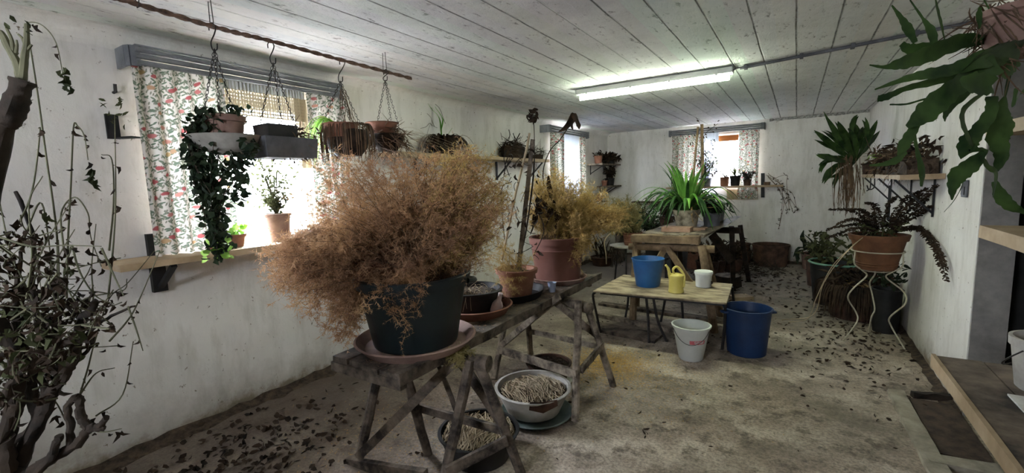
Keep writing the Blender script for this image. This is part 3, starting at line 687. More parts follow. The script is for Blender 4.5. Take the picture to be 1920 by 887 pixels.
# black tray and terracotta pot with the stakes
c3 = Vector((-1.535, 2.47, TZ))
t = thing('plant_tray', 'black oblong tray under the staked terracotta pot', 'tray', c3)
mb = MB().lathe([(.001, 0), (.15, 0), (.175, .05), (.18, .052), (.168, .05), (.145, .01), (.001, .01)], c3, 40, sy=1.25, sx=.85); mb.build('tray_body', K['black'], t)
t = pot('potted_vine', 'flared terracotta pot with dead vine tied to two tall stakes', 'potted plant', c3+Vector((.0, -.03, .012)), .128, .092, .19, K['terracotta'], rim=.03, rimw=.014, soil=.88)
base = c3+Vector((0, -.03, .17)); dd = depth(base)
mb = MB()
s1 = [P(972, 508, d=dd), P(985, 400, d=dd+.02), P(994, 300, d=dd+.05), P(999, 262, d=dd+.06)]
mb.beam(s1[0], s1[-1], .019, .030, up=tuple(cr), seg=4); mb.build('stake', K['greywood'], t, smooth=False)
mb = MB(); mb.tube(catmull([P(941, 488, d=dd-.02), P(955, 420, d=dd), P(966, 365, d=dd+.02), P(985, 290, d=dd+.03), P(993, 250, d=dd+.03)]), .0085, 7, jit=.08); mb.build('stake', K['palestem'], t)
mb = MB(); mb.tube(catmull([P(968, 500, d=dd+.03), P(985, 440, d=dd+.04), P(1000, 330, d=dd+.06), P(1002, 262, d=dd+.06), P(1000, 225, d=dd+.05), P(996, 208, d=dd+.05)]), [.006]*15+[.003]*16, 5); 
for _ in range(34):
    x, y = U(945, 1010), U(290, 500); a = P(x, y, d=dd+U(-.05, .08)); b_ = a+rv()*U(.04, .13)-Vector((0, 0, U(0, .08)))
    mb.tube(bez(a, (a+b_)/2+rv()*.03, b_, 6), U(.0012, .003), 4)
for a, b_, c_ in [((955, 330), (945, 300), (950, 280)), ((960, 340), (940, 360), (948, 470)), ((1000, 480), (1020, 430), (1000, 380)), ((975, 250), (950, 300), (945, 330))]:
    mb.tube(catmull([P(*a, d=dd), P(*b_, d=dd+.02), P(*c_, d=dd)]), .003, 5)
mb.build('vine_stems', K['darkstem'], t)
mb = MB()
for _ in range(60):
    x, y = random.choice([(U(940, 975), U(300, 420)), (U(985, 1015), U(280, 480)), (U(955, 985), U(410, 500)), (U(990, 1003), U(205, 225))])
    mb.leaf(P(x, y, d=dd+U(-.05, .1)), rv()-Vector((0, 0, .8)), U(.02, .06), U(.012, .03), curl=.8)
mb.build('dead_leaves', K['deadleaf'], t)
mb = MB(); arr = []
feathery(mb, base, .08, tg([(890, 470), (935, 440), (1000, 470), (995, 500), (960, 560), (940, 555), (900, 500)], 34, dd-.12, .05), lift=.15, twigs=16, needles=14, nl=.017, tl=(.02, .07), t0=.3, arr=arr, nw=.0018)
mb.tris(np.concatenate(arr)); mb.build('needle_foliage', K['gold'], t, smooth=False)
for k, (px, py) in enumerate([(940, 535), (1003, 545)]):
    q = P(px, py, z=TZ+.06); q.z = TZ+ (.056 if k == 0 else .0); q = c3+Vector((-.15, -.08, .012)) if k == 0 else c3+Vector((.13, .22, 0.0))
    mb = MB().lathe([(.001, 0), (.022, 0), (.03, .065), (.032, .067), (.027, .065), (.02, .01), (.001, .01)], q, 18)
    tag(mb.build('plastic_cup', K['bluegrey'], off=q), ['faded blue cup left of the staked terracotta pot', 'faded blue cup between terracotta pot and large pink pot'][k], 'cup')
# ------------------------------------------------------------------ pink tub with second fern
c4 = Vector((-1.52, 3.02, TZ))
saucer('whitish rimmed terracotta saucer under the large pink tub', c4, .215, .04, K['dustyterra'])
pp = c4+Vector((-.01, .01, .014))
t = pot('potted_fern', 'golden dead asparagus fern in a large pink plastic tub', 'potted plant', pp, .205, .168, .33, K['pinkterra'], rim=.05, rimw=.012, soil=.9, bands=(.72,))
base = pp+Vector((0, 0, .29)); dd = depth(base)
arr = []; stm = MB()
pg = [(985, 420), (990, 350), (1015, 310), (1070, 320), (1110, 345), (1150, 370), (1185, 395), (1175, 425), (1130, 440), (1100, 480), (1080, 510), (1060, 440)]
feathery(stm, base, .14, tg(pg, 250, dd, .15), lift=.2, twigs=22, needles=13, nl=.026, tl=(.04, .10), t0=.3, arr=arr, nw=.0042)
feathery(stm, base+cr*.15-cf*.1, .05, tg([(1075, 440), (1105, 440), (1098, 490), (1075, 500)], 16, dd-.2, .02), lift=.5, twigs=16, needles=14, nl=.018, tl=(.03, .06), t0=.3, arr=arr, nw=.0024)
stm.build('stems', K['twig'], t); mb = MB(); mb.tris(np.concatenate(arr)); mb.build('foliage', K['gold'], t, smooth=False)
mb = MB()
mb.strap(catmull([P(1028, 330, d=dd-.1), P(1030, 360, d=dd-.1), P(1040, 385, d=dd-.12), P(1060, 395, d=dd-.12), P(1077, 398, d=dd-.1)]), [.01, .02, .03, .035, .04, .045, .05, .05, .05, .045, .04, .04, .045, .05, .05, .05, .05, .05, .045, .04, .035, .03, .03, .02, .01][:25], fold=.5)
for x, y in [(1005, 400), (1015, 390), (1000, 420), (1040, 412), (1030, 405), (1008, 380)]: mb.strap(bez(P(x, y-18, d=dd-.12), P(x+8, y, d=dd-.16), P(x+U(-8, 10), y+20, d=dd-.12), 6), [.01, .04, .055, .05, .03, .008], fold=.6)
mb.build('dead_leaves', K['deadleaf'], t)
# tall dried flower stalk with a shrivelled head
mb = MB(); mb.tube(catmull([P(1030, 400, d=dd), P(1018, 330, d=dd), P(1030, 285, d=dd), P(1050, 262, d=dd), P(1066, 238, d=dd), P(1078, 225, d=dd)]), .004, 6)
mb.strap(catmull([P(1046, 248, d=dd), P(1060, 240, d=dd), P(1072, 225, d=dd), P(1076, 212, d=dd)], 4), [.004, .012, .02, .028, .035, .04, .045, .05, .055, .055, .05, .045, .03], side=cr+cu*.3, fold=.5)
mb.strap(catmull([P(1075, 212, d=dd), P(1080, 222, d=dd-.03), P(1085, 235, d=dd-.03), P(1086, 242, d=dd)], 3), [.05, .05, .045, .035, .03, .03, .035, .03, .02, .01], side=cr, fold=.4)
mb.strap(catmull([P(1074, 220, d=dd), P(1072, 235, d=dd-.02), P(1074, 243, d=dd)], 3), [.03, .025, .02, .02, .02, .015, .01], side=cr, fold=.4)
mb.build('shrivelled_stalk', K['deadleaf'], t)

# ------------------------------------------------------------------ three low bowls of dry roots under the table
def straw(t, c, r, z, n, mat='palestem', dirv=None, hump=.03, name='dry_roots', L=(.10, .26), rr=(.0011, .0026)):
    mb = MB(); c = Vector(c)
    for _ in range(n):
        a = U(0, 6.28); q = r*math.sqrt(U(0, 1)); p = c+Vector((q*math.cos(a), q*math.sin(a), z+hump*(1-(q/r)**2)+U(-.01, .01)))
        d = (Vector(dirv)+rv()*.5 if dirv else rv()); d.z *= .25; d = d.normalized()*U(*L); e = p+d
        for _k in range(12):
            v = Vector((e.x-c.x, e.y-c.y, 0))
            if v.length <= r: break
            e = p+(e-p)*.85 if _k % 2 else p-(e-p)*.9
        e.z = c.z+z+U(-.01, .012); mb.tube(bez(p, (p+e)/2+Vector((0, 0, U(.0, .035))), e, 5), U(*rr), 3, cap=False)
    mb.build(name, K[mat], t)
b1 = Vector((-1.40, 1.79, 0)); t = pot('planting_bowl', 'dark shallow bowl of pale dry roots beneath the near trestle', 'bowl', b1, .215, .16, .15, K['black'], rim=.014, rimw=.006, soil=.85)
straw(t, b1, .2, .135, 300, dirv=(.3, -.8, .1), L=(.14, .34), rr=(.0016, .0032), hump=.035)
b2 = Vector((-1.36, 2.31, 0)); t = thing('planting_bowl', 'cracked white enamel bowl full of straw-like roots in a green dish', 'bowl', b2)
pot('', '', '', b2+Vector((0, 0, .03)), .235, .165, .155, K['oldwhite'], rim=.018, rimw=.008, soil=.82, root=t, jit=.006, part='enamel_bowl')
straw(t, b2+Vector((0, 0, .03)), .205, .13, 300, dirv=(.6, -.6, .05), L=(.14, .34), rr=(.0016, .0032), hump=.035)
mb = MB(); mb.strap([b2+Vector((.10, -.215, .17)), b2+Vector((.17, -.175, .16)), b2+Vector((.225, -.10, .17))], [.05, .07, .04], side=(0, 0, 1), fold=.1); mb.build('broken_patch', K['darkterra'], t)
saucer('green-grey drip dish under the cracked white bowl', b2+Vector((.02, 0, 0)), .225, .03, simple('grey_green_dish', (.06, .09, .08), (.15, .18, .16), 6, .6))
b3 = Vector((-1.50, 2.79, 0)); t = thing('planting_bowl', 'small brown clay bowl of dry soil beyond the white one', 'bowl', b3)
pot('', '', '', b3+Vector((0, 0, .012)), .165, .13, .125, K['darkterra'], rim=.014, rimw=.006, soil=.88, root=t, part='clay_bowl'); straw(t, b3, .14, .125, 130, 'deadleaf', L=(.03, .07), hump=.012)
saucer('grey-white dish under the small brown bowl', b3+Vector((.015, 0, 0)), .165, .02, K['oldwhite'])

# ================================================================== low plywood table with buckets
BZ = .45
t = thing('low_table', 'low plywood-topped table with bent black metal legs', 'table', (-1, 4.15, 0))
mb = MB(); mb.add([(-1.545, 3.77, BZ-.016), (-.435, 3.83, BZ-.016), (-.47, 4.55, BZ-.016), (-1.52, 4.56, BZ-.016), (-1.545, 3.77, BZ), (-.435, 3.83, BZ), (-.47, 4.55, BZ), (-1.52, 4.56, BZ)], [(3, 2, 1, 0), (4, 5, 6, 7), (0, 1, 5, 4), (1, 2, 6, 5), (2, 3, 7, 6), (3, 0, 4, 7)])
mb.build('top', K['ply'], t, smooth=False, bevel=.004)
MB().beam((-1.5, 3.84, BZ-.03), (-.47, 3.89, BZ-.03), .02, .025).build('rail', K['blackmetal'], t, smooth=False); MB().beam((-1.48, 4.48, BZ-.03), (-.5, 4.47, BZ-.03), .02, .025).build('rail', K['blackmetal'], t, smooth=False)
for pts in [[(-1.535, 3.80, BZ-.02), (-1.56, 3.80, BZ-.06), (-1.55, 3.86, .2), (-1.54, 3.93, 0)], [(-1.43, 4.46, BZ-.02), (-1.44, 4.46, .2), (-1.46, 4.42, 0)], [(-1.09, 3.88, BZ-.02), (-1.07, 3.88, .2), (-1.06, 3.87, 0)], [(-1.03, 3.88, BZ-.02), (-.99, 3.90, .2), (-.93, 3.97, 0)],
            [(-1.05, 4.48, BZ-.02), (-1.08, 4.5, .2), (-1.12, 4.52, 0)], [(-.93, 4.48, BZ-.02), (-.91, 4.5, .2), (-.9, 4.52, 0)], [(-.45, 3.9, BZ-.02), (-.46, 3.95, .2), (-.48, 3.99, 0)], [(-.47, 4.5, BZ-.02), (-.45, 4.52, .25), (-.44, 4.55, 0)]]:
    mb = MB(); mb.tube(catmull(pts, 4), .012, 8); mb.build('leg', K['blackmetal'], t)
def bucket(name, label, c, rt, rb, h, mat, rimw=.012, rimh=.02, inner=True):
    t = thing(name, label, 'bucket', c); w = .004
    prof = [(.001, 0), (rb-.006, 0), (rb, .006), (rt-(rt-rb)*.06, h-rimh), (rt-(rt-rb)*.06+rimw, h-rimh+.002), (rt+rimw, h-.002), (rt+rimw-.004, h), (rt-w, h), (rt-w-.002, h-.01), (rb-w, .012), (.001, .012)]
    MB().lathe(prof, c, 56).build('bucket_body', mat, t); return t
bucket('bucket', 'bright blue round bucket standing on the low plywood table', Vector((-1.155, 4.17, BZ)), .148, .108, .265, K['blue'], .004, .010)
# watering can
wc = Vector((-.865, 4.02, BZ)); t = thing('watering_can', 'small yellow plastic watering can with looped handle', 'watering can', wc)
MB().lathe([(.001, 0), (.062, 0), (.066, .006), (.062, .03), (.061, .12), (.065, .15), (.060, .158), (.045, .165), (.030, .170), (.028, .166), (.001, .15)], wc, 32).build('can_body', K['yellow'], t)
L_ = -cr
mb = MB(); mb.tube(catmull([wc+L_*.05+Vector((0, 0, .12)), wc+L_*.062+Vector((0, 0, .18)), wc+L_*.075+Vector((0, 0, .22)), wc+L_*.095+Vector((0, 0, .245))]), [.016]*6+[.013]*6+[.010]*7, 10); mb.build('spout', K['yellow'], t)
mb = MB(); mb.tube(catmull([wc+L_*.02+Vector((0, 0, .165)), wc+L_*.028+Vector((0, 0, .205)), wc+Vector((0, 0, .228)), wc-L_*.035+Vector((0, 0, .205)), wc-L_*.062-cf*.02+Vector((0, 0, .15)), wc-L_*.055-cf*.04+Vector((0, 0, .08)), wc-L_*.045-cf*.045+Vector((0, 0, .05))]), .010, 10); mb.build('handle', K['yellow'], t)
# lidded tub
tc_ = Vector((-.69, 4.33, BZ)); t = thing('plastic_tub', 'small translucent white tub with lid on the low table', 'tub', tc_)
MB().lathe([(.001, 0), (.062, 0), (.066, .004), (.071, .105), (.074, .108), (.074, .125), (.001, .125)], tc_, 36).build('tub_body', K['whiteplastic'], t)
MB().lathe([(.078, .122), (.080, .124), (.080, .142), (.076, .147), (.066, .142), (.001, .141)], tc_, 36).build('lid', K['white'], t)
mb = MB()
for _ in range(9): mb.leaf(tc_+cr*.05-cf*.05+Vector((0, 0, U(.01, .07))), rv(), .025, .015)
mb.build('dirt_flakes', K['deadleaf'], t)
# buckets on the floor
wb = Vector((-.672, 3.68, 0)); t = bucket('bucket', 'white plastic bucket with red label and wire handle on the floor', wb, .142, .092, .285, K['whiteplastic'], .010, .018)
def arcpt(a, z, off=0): 
    r = .092+(.142-.092)*z/.285+off; return wb+Vector((r*math.cos(a), r*math.sin(a), z))
av = math.atan2(-wb.y, -wb.x)    # towards the camera
mb = MB(); n = 14; a0, a1 = av-.08, av+.92
vs = [arcpt(a0+(a1-a0)*i/n, z, .0012) for z in (.155, .187) for i in range(n+1)]
mb.add(vs, [(i, i+1, n+2+i, n+1+i) for i in range(n)]); mb.build('label_strip', K['red'], t)
# lettering SPAR bent onto the strip: strokes in (u,v), u across the view left to right
GL = {'S': [[(1, 1), (0, 1), (0, .5), (1, .5), (1, 0), (0, 0)]], 'P': [[(0, 0), (0, 1), (1, 1), (1, .5), (0, .5)]], 'A': [[(0, 0), (.5, 1), (1, 0)], [(.2, .4), (.8, .4)]], 'R': [[(0, 0), (0, 1), (1, 1), (1, .5), (0, .5)], [(.4, .5), (1, 0)]]}
mb = MB()
for i, ch in enumerate('SPAR'):
    ua = .30+i*.155
    for st in GL[ch]:
        for (u0, v0), (u1, v1) in zip(st, st[1:]):
            f = lambda u, v: arcpt(a0+(ua+u*.11)*(a1-a0), .161+v*.019, .002)
            p, q = f(u0, v0), f(u1, v1); mb.beam(p, q, .0035, .001, up=(math.cos(av), math.sin(av), 0))
mb.build('lettering', K['white'], t, smooth=False)
mb = MB(); pts = []
for i in range(17):
    a = av-1.15+2.3*i/16; z = .255-.105*math.sin(math.pi*i/16)**.8; pts.append(arcpt(a, z, .006))
mb.tube(pts, .002, 6); mb.build('wire_handle', K['iron'], t)
nb = Vector((-.30, 4.02, 0)); t = bucket('bucket', 'tall navy blue tub standing on the floor by the low table', nb, .178, .145, .385, K['navy'], .008, .014)
mb = MB(); e = cr; q = nb+Vector((0, 0, .345))
mb.tube([q+e*.175-cf*.04, q+e*.21-cf*.035, q+e*.22, q+e*.21+cf*.035, q+e*.175+cf*.04], .011, 8); mb.build('grip', K['navy'], t)
mb = MB(); e = -cr; mb.tube([q+e*.175-cf*.04, q+e*.20-cf*.035, q+e*.21, q+e*.20+cf*.035, q+e*.175+cf*.04], .011, 8); mb.build('grip', K['navy'], t)

# timber lying under and around the low table
def plank(label, a, b, w, h, mat='oldwood', cat='plank', name='plank', grp=None):
    mb = MB(); mb.beam(a, b, w, h, jit=.002, seg=6); c = (Vector(a)+Vector(b))/2; c.z = 0
    return tag(mb.build(name, K[mat], off=c, smooth=False), label, cat, grp)
plank('wide board on the floor under left half of the low table', (-1.75, 4.05, .015), (-1.0, 3.98, .015), .22, .03)
plank('narrow board on the floor beside the wide board', (-1.75, 4.4, .02), (-.8, 4.22, .02), .07, .04, 'greywood')
plank('long batten on the floor behind low table', (-1.9, 4.85, .015), (-.55, 4.75, .015), .10, .03)
plank('short pale offcut on the floor right of the low table', (-.60, 5.72, .02), (-.42, 5.86, .02), .16, .04, 'newwood', 'offcut', 'wood_offcut')
c = Vector((-.73, 6.45, 0)); t = thing('tree_stump', 'short dark tree stump used as a stand below the far table', 'stump', c)
MB().lathe([(.001, 0), (.17, 0), (.16, .08), (.165, .14), (.001, .14)], c, 22, jit=.05).build('trunk', K['darkstem'], t)
MB().lathe([(.15, .14), (.001, .143)], c, 22, jit=.02).build('cut_face', K['greywood'], t)

# ================================================================== far table: two trestles, planks, clivia
FT = .80
A1, B1 = P(1186, 606, z=0), Vector((-.60, 4.40, 0)); A2, B2 = Vector((-1.5, 4.95, 0)), Vector((-.62, 4.98, 0))
LA, RA = P(1180, 462, y=4.62), P(1340, 467, y=4.62)
A1t = through(A1, 1192, 470, FT-.0, depth(LA)-.05); B1t = through(B1, 1317, 470, FT, depth(RA)-.04)
br = [(near(LA, RA, 1253, 470)+Vector((0, -.03, .0)), Vector((-.72, 4.46, .28)), .02, .06), (near(LA, RA, 1248, 470)+Vector((0, -.03, 0)), Vector((-1.3, 4.44, .3)), .02, .06)]
trestle('stout log trestle under the near end of the clivia table', (LA, RA), [(A1, A1t), (B1, B1t), (A2, Vector((A1t.x, 4.68, FT-.05))), (B2, Vector((B1t.x, 4.68, FT-.05)))], br, K['bark'], br=.036, lr=.036)
LA, RA = Vector((-1.3, 6.1, .80)), P(1388, 432, y=6.1)
h = RA.z; LA.z = h
A1, A2 = P(1397, 562, z=0), Vector((-.45, 6.35, 0)); A1t = P(1372, 425, y=6.02); A2t = P(1388, 425, y=6.2)
br = [(P(1335, 440, y=5.9), P(1372, 490, y=6.05), .03, .10)]
trestle('dark trestle under the far end of the clivia table', (LA, RA), [(P(1375, 545, z=0), A1t), (P(1404, 528, z=0), A2t), (Vector((-1.3, 5.85, 0)), Vector((-1.3, 6.05, h))), (Vector((-1.3, 6.4, 0)), Vector((-1.3, 6.15, h)))], br, K['darkstem'], br=.04, lr=.032, square=True)
t = thing('plank_tabletop', 'rough plank top between the log trestle and dark trestle', 'tabletop', (-1.0, 5.3, FT+.04))
for i, (x0, x1, y0, z) in enumerate([(-1.36, -1.13, 4.66, FT+.055), (-1.13, -.93, 4.60, FT+.055), (-.93, -.74, 4.68, FT+.055)]):
    mb = MB(); mb.beam(((x0+x1)/2, y0, z+.02), ((x0+x1)/2+.06, 6.25, z+.02), x1-x0-.008, .03, jit=.004, seg=10); mb.build('board', K['greywood'], t, smooth=False)
mb = MB(); mb.beam(P(1186, 446, y=4.60), P(1312, 450, y=4.60), .12, .075, jit=.003, seg=4); mb.build('support_block', K['bark'], t, smooth=False)
mb = MB(); mb.strap([(-.80, 4.7, FT+.09), (-.70, 5.2, FT+.12), (-.62, 5.7, FT+.16), (-.6, 6.1, FT+.16)], [.12, .14, .12, .1], fold=0); mb.build('warped_board', K['oldwood'], t)
TT = FT+.092
t = tag(MB().box(-1.19, -.90, 4.80, 4.98, TT, TT+.05).build('brick', K['brick'], smooth=False, bevel=.004), 'pale pink clay slab at the foot of the clivia pot', 'brick')
t = tag(MB().box(-.93, -.78, 4.95, 5.10, TT, TT+.03).build('brick', K['brick'], smooth=False, bevel=.004), 'small broken clay slab right of the larger pink slab', 'brick')
cp = Vector((-1.0, 5.12, TT)); t = pot('potted_clivia', 'mossy stone pot of lush green clivia on the plank table', 'potted plant', cp, .135, .10, .215, K['stone'], rim=.055, rimw=.012, soil=.9)
base = cp+Vector((0, 0, .2))
mbA, mbB = MB(), MB()
ang_up = []
for k in range(150):
    a = U(0, 6.28); L = U(.36, .66); el = U(.35, 1.45); hor = Vector((math.cos(a), math.sin(a), 0))
    if hor.dot(Vector((cf.x, cf.y, 0)).normalized()) < -.45 and el < .8 and random.random() < .8: continue
    b = base+hor*U(.0, .10)+Vector((0, 0, -.02)); tip_r = L*U(.75, 1.0)
    if el > 1.15: end = b+hor*L*.35+Vector((0, 0, L*.85)); ctrl = b+Vector((0, 0, L*.6))+hor*.02
    else: end = b+hor*tip_r+Vector((0, 0, L*(el-.85)*.8)); ctrl = b+hor*L*.45+Vector((0, 0, L*(.45+el*.3)))
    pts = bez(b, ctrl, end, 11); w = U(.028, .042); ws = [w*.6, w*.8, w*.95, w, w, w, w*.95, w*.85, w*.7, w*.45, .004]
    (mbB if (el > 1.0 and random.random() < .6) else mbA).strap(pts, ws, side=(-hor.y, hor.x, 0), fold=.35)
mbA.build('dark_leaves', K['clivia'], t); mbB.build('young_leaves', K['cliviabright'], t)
mb = MB(); dd = depth(base)-.12
for a, b_, c_ in [((1278, 370), (1290, 380), (1320, 388)), ((1308, 380), (1330, 370), (1345, 372)), ((1305, 385), (1325, 392), (1345, 388)), ((1240, 380), (1250, 372), (1262, 366)), ((1295, 385), (1302, 400), (1318, 415)), ((1298, 385), (1294, 405), (1300, 420))]:
    mb.strap(bez(P(*a, d=dd), P(*b_, d=dd-.03), P(*c_, d=dd), 6), [.012, .02, .022, .02, .014, .006], fold=.4)
mb.build('withered_leaves', K['tan'], t)
# grey pot with trellis behind the clivia
c = Vector((-.80, 5.62, TT)); t = pot('potted_climber', 'tall dark pot with withered climber on two stakes behind clivia', 'potted plant', c, .13, .10, .26, K['greyplastic'], soil=.9)
dd = depth(c); mb = MB(); mb.beam(P(1298, 350, d=dd+.0), P(1309, 238, d=dd+.05), .02, .02, jit=.002, seg=5); mb.beam(P(1318, 350, d=dd+.05), P(1316, 233, d=dd+.05), .028, .022, jit=.002, seg=5); mb.beam(P(1316, 360, d=dd), c+Vector((0, 0, .24)), .026, .02); mb.beam(P(1298, 355, d=dd), c+Vector((-.05, 0, .24)), .02, .02); mb.build('stake', K['bark'], t, smooth=False)
mb = MB(); ml = MB()
for _ in range(42):
    x = random.gauss(1318, 13); y = U(262, 400); a = P(x, y, d=dd+U(-.05, .12)); b_ = a+rv()*U(.05, .16); mb.tube(bez(a, (a+b_)/2+rv()*.04, b_, 5), .0022, 3, cap=False)
    for _ in range(3): ml.leaf(b_+rv()*.03, rv(), U(.02, .05), U(.012, .02), curl=.6)
for x, y in [(1308, 222), (1311, 228), (1330, 240), (1340, 232), (1345, 240), (1336, 246), (1325, 255), (1345, 228)]: ml.leaf(P(x, y, d=dd+.05), rv(), .035, .02)
mb.tube(catmull([P(1316, 262, d=dd+.05), P(1325, 248, d=dd+.05), P(1346, 232, d=dd+.05)]), .0025, 4); mb.tube(catmull([P(1316, 240, d=dd+.05), P(1310, 228, d=dd+.05), P(1305, 220, d=dd+.05)]), .0025, 4)
mb.build('vine_stems', K['darkstem'], t); ml.build('dead_leaves', K['deadleaf'], t)
# small jumble hanging left of the clivia
# ------------------------------------------------------------------ round white table + basket pot
rt_ = Vector((-2.02, 6.15, 0)); t = thing('round_table', 'small round white table with slim black legs left of trestle', 'table', rt_)
MB().lathe([(.001, .50), (.20, .50), (.22, .51), (.225, .525), (.22, .533), (.001, .533)], rt_, 40).build('top', K['oldwhite'], t)
for a in (-1.2, .9, 3.0):
    mb = MB(); mb.tube([rt_+Vector((.12*math.cos(a), .12*math.sin(a), .5)), rt_+Vector((.17*math.cos(a), .17*math.sin(a), 0))], .012, 8); mb.build('leg', K['blackmetal'], t)
bp = rt_+Vector((.10, .03, .533)); t = pot('potted_fern', 'olive dry fern in a ribbed terracotta basket on round white table', 'potted plant', bp, .14, .12, .18, K['terracotta'], rim=.02, rimw=.006, soil=.9, bands=(.15, .3, .45, .6, .75))
arr = []; stm = MB(); dd = depth(bp)
feathery(stm, bp+Vector((0, 0, .16)), .1, tg([(1110, 400), (1140, 372), (1180, 365), (1205, 390), (1208, 430), (1160, 445), (1130, 440)], 130, dd, .14), lift=.3, twigs=16, needles=12, nl=.03, tl=(.05, .12), t0=.3, arr=arr, nw=.005)
stm.build('stems', K['twig'], t); mb = MB(); mb.tris(np.concatenate(arr)); mb.build('foliage', K['olive'], t, smooth=False)
mb = MB(); mb.tube(catmull([P(1152, 432, d=dd), P(1140, 442, d=dd-.1), P(1133, 455, d=dd-.15), P(1136, 475, d=dd-.15), P(1137, 495, d=dd-.1)]), .007, 6); mb.build('pale_stalk', K['palestem'], t)
mb = MB()
for _ in range(40):
    p = rt_+Vector((U(-.15, -.02), U(-.2, -.1), .52)); mb.tube(bez(p, p+Vector((U(-.05, .05), -.06, .03)), p+Vector((U(-.06, .06), -.1, -U(.1, .28))), 5), .003, 3, cap=False)
tag(mb.build('hanging_roots', K['deadleaf'], off=rt_), 'dark withered roots hanging under edge of round white table', 'roots')
# black metal stool behind/under
t = thing('metal_stool', 'black metal stool frame in the shade under the clivia table', 'stool', (-1.45, 5.7, 0))
for x, y in [(-1.62, 5.55), (-1.32, 5.55), (-1.62, 5.85), (-1.32, 5.85)]:
    mb = MB(); mb.tube([(x, y, 0), (x, y, .46)], .011, 6); mb.build('leg', K['blackmetal'], t)
mb = MB(); mb.box(-1.65, -1.29, 5.52, 5.88, .46, .49); mb.build('seat', K['black'], t, smooth=False, bevel=.006)

# dark bushy pots between (left behind clivia) on a bench along the back
t = thing('plank_bench', 'dark plank bench along the back wall left of the clivia', 'bench', (-1.95, 7.6, 0))
mb = MB(); mb.box(-2.75, -1.35, 7.45, 7.85, .62, .66); mb.build('seat', K['oldwood'], t, smooth=False)
for x in (-2.6, -1.5):
    mb = MB(); mb.box(x-.04, x+.04, 7.48, 7.82, 0, .62); mb.build('leg', K['oldwood'], t, smooth=False)
def bush(label, c, r, h, ph, potmat, leaf, nl, ls, name='potted_plant', cat='potted plant', stems='darkstem', up=.7, pr=None, grp=None, lw=.4, droop=0, ns=26):
    pr = pr or r*.5; t = pot(name, label, cat, c, pr, pr*.8, ph, potmat, rim=.015, rimw=.004, soil=.9, n=24, group=grp); c = Vector(c)+Vector((0, 0, ph*.9)); mb = MB(); ml = MB()
    for _ in range(ns):
        a = U(0, 6.28); q = r*math.sqrt(U(0, 1)); e = c+Vector((q*math.cos(a), q*math.sin(a), h*U(.3, 1)-droop*q)); b = c+Vector((math.cos(a)*pr*.4, math.sin(a)*pr*.4, 0))
        pts = bez(b, b+Vector((0, 0, h*.6)), e, 6); mb.tube(pts, .0028, 3, cap=False)
        for _ in range(nl): i = random.randrange(1, 6); ml.leaf(pts[i]+rv()*r*.12, rv()+Vector((0, 0, -.3+up*U(-1, 1))), ls*U(.6, 1.3), ls*lw, curl=.5)
    mb.build('stems', K[stems], t); ml.build('leaves', K[leaf], t); return t
bush('dark withered bushy plant in small pot on the dark bench', (-1.80, 7.6, .66), .24, .30, .16, K['darkterra'], 'deadleaf', 9, .06)
bush('dead shrub with bleached stems beside the dark withered bush', (-2.2, 7.62, .66), .22, .34, .15, K['darkterra'], 'drygreen', 5, .05, stems='palestem')
bush('leggy dead plant at the left end of the dark bench', (-2.6, 7.6, .66), .18, .28, .14, K['darkterra'], 'deadleaf', 5, .05)
plank('dark narrow shelf fixed to the back wall behind withered plants', (-2.62, YB-.09, 1.02), (-1.75, YB-.09, 1.02), .16, .03, 'oldwood', 'shelf', 'plant_shelf')
bush('large dark withered bush in tub directly behind the clivia', (-1.42, 6.55, 0), .30, .72, .50, K['greyplastic'], 'deadleaf', 9, .07, pr=.17)
bush('dark wilted plant at left under the clivia leaves', (-1.5, 5.62, .49), .2, .42, .2, K['black'], 'ivy', 8, .06)
# black strap tangle in clay pot by left wall corner
c = Vector((-2.78, 7.2, 0)); t = pot('potted_plant', 'low clay pot with tangled black dead leaves by left wall', 'potted plant', c, .19, .15, .15, K['darkterra'], soil=.9)
mb = MB()
for _ in range(22):
    a = U(0, 6.28); b = c+Vector((.08*math.cos(a), .08*math.sin(a), .14)); e = b+Vector((U(-.26, .16), U(-.1, .1), U(.05, .42))); mb.strap(bez(b, (b+e)/2+Vector((U(-.1, .1), 0, .15)), e, 7), [.02, .028, .03, .026, .02, .014, .005], fold=.5)
mb.build('strap_leaves', K['deadleaf'], t)
# pots on floor at the far right of the far table
for i, (x, y, z, r, h, lb, mt) in enumerate([(-.74, 8.2, 0, .17, .22, 'soiled clay pot on the floor right behind the dark trestle', 'darkterra'), (-.74, 8.2, .2, .15, .14, 'smaller clay pot stacked in the soiled one', 'darkterra'), (-1.02, 7.7, 0, .18, .26, 'brown clay pot in shade beyond far trestle', 'darkterra'), (-1.32, 7.5, 0, .16, .25, 'clay pot in shade left of the brown one', 'terracotta')]):
    pot('flower_pot', lb, 'flower pot', (x, y, z), r, r*.8, h, K[mt], soil=.85)
c = Vector((-.31, 8.22, 0)); t = pot('flower_tub', 'wide round brown clay tub on the floor at the back wall', 'tub', c, .262, .235, .34, K['darkterra'], rim=.03, rimw=.01, soil=.8)
straw(t, c, .2, .28, 80, 'deadleaf', L=(.04, .12)); mb = MB(); mass(mb, c+Vector((-.22, -.05, .22)), .06, .05, .12, 30, droop=.1); mb.build('dead_vines', K['darkstem'], t)
c = Vector((.27, 8.1, 0)); t = pot('potted_plant', 'pale crusted pot with drooping black leaves right of clay tub', 'potted plant', c, .17, .14, .24, K['dustyterra'], soil=.9, bands=(.4,))
mb = MB(); dd = depth(c)
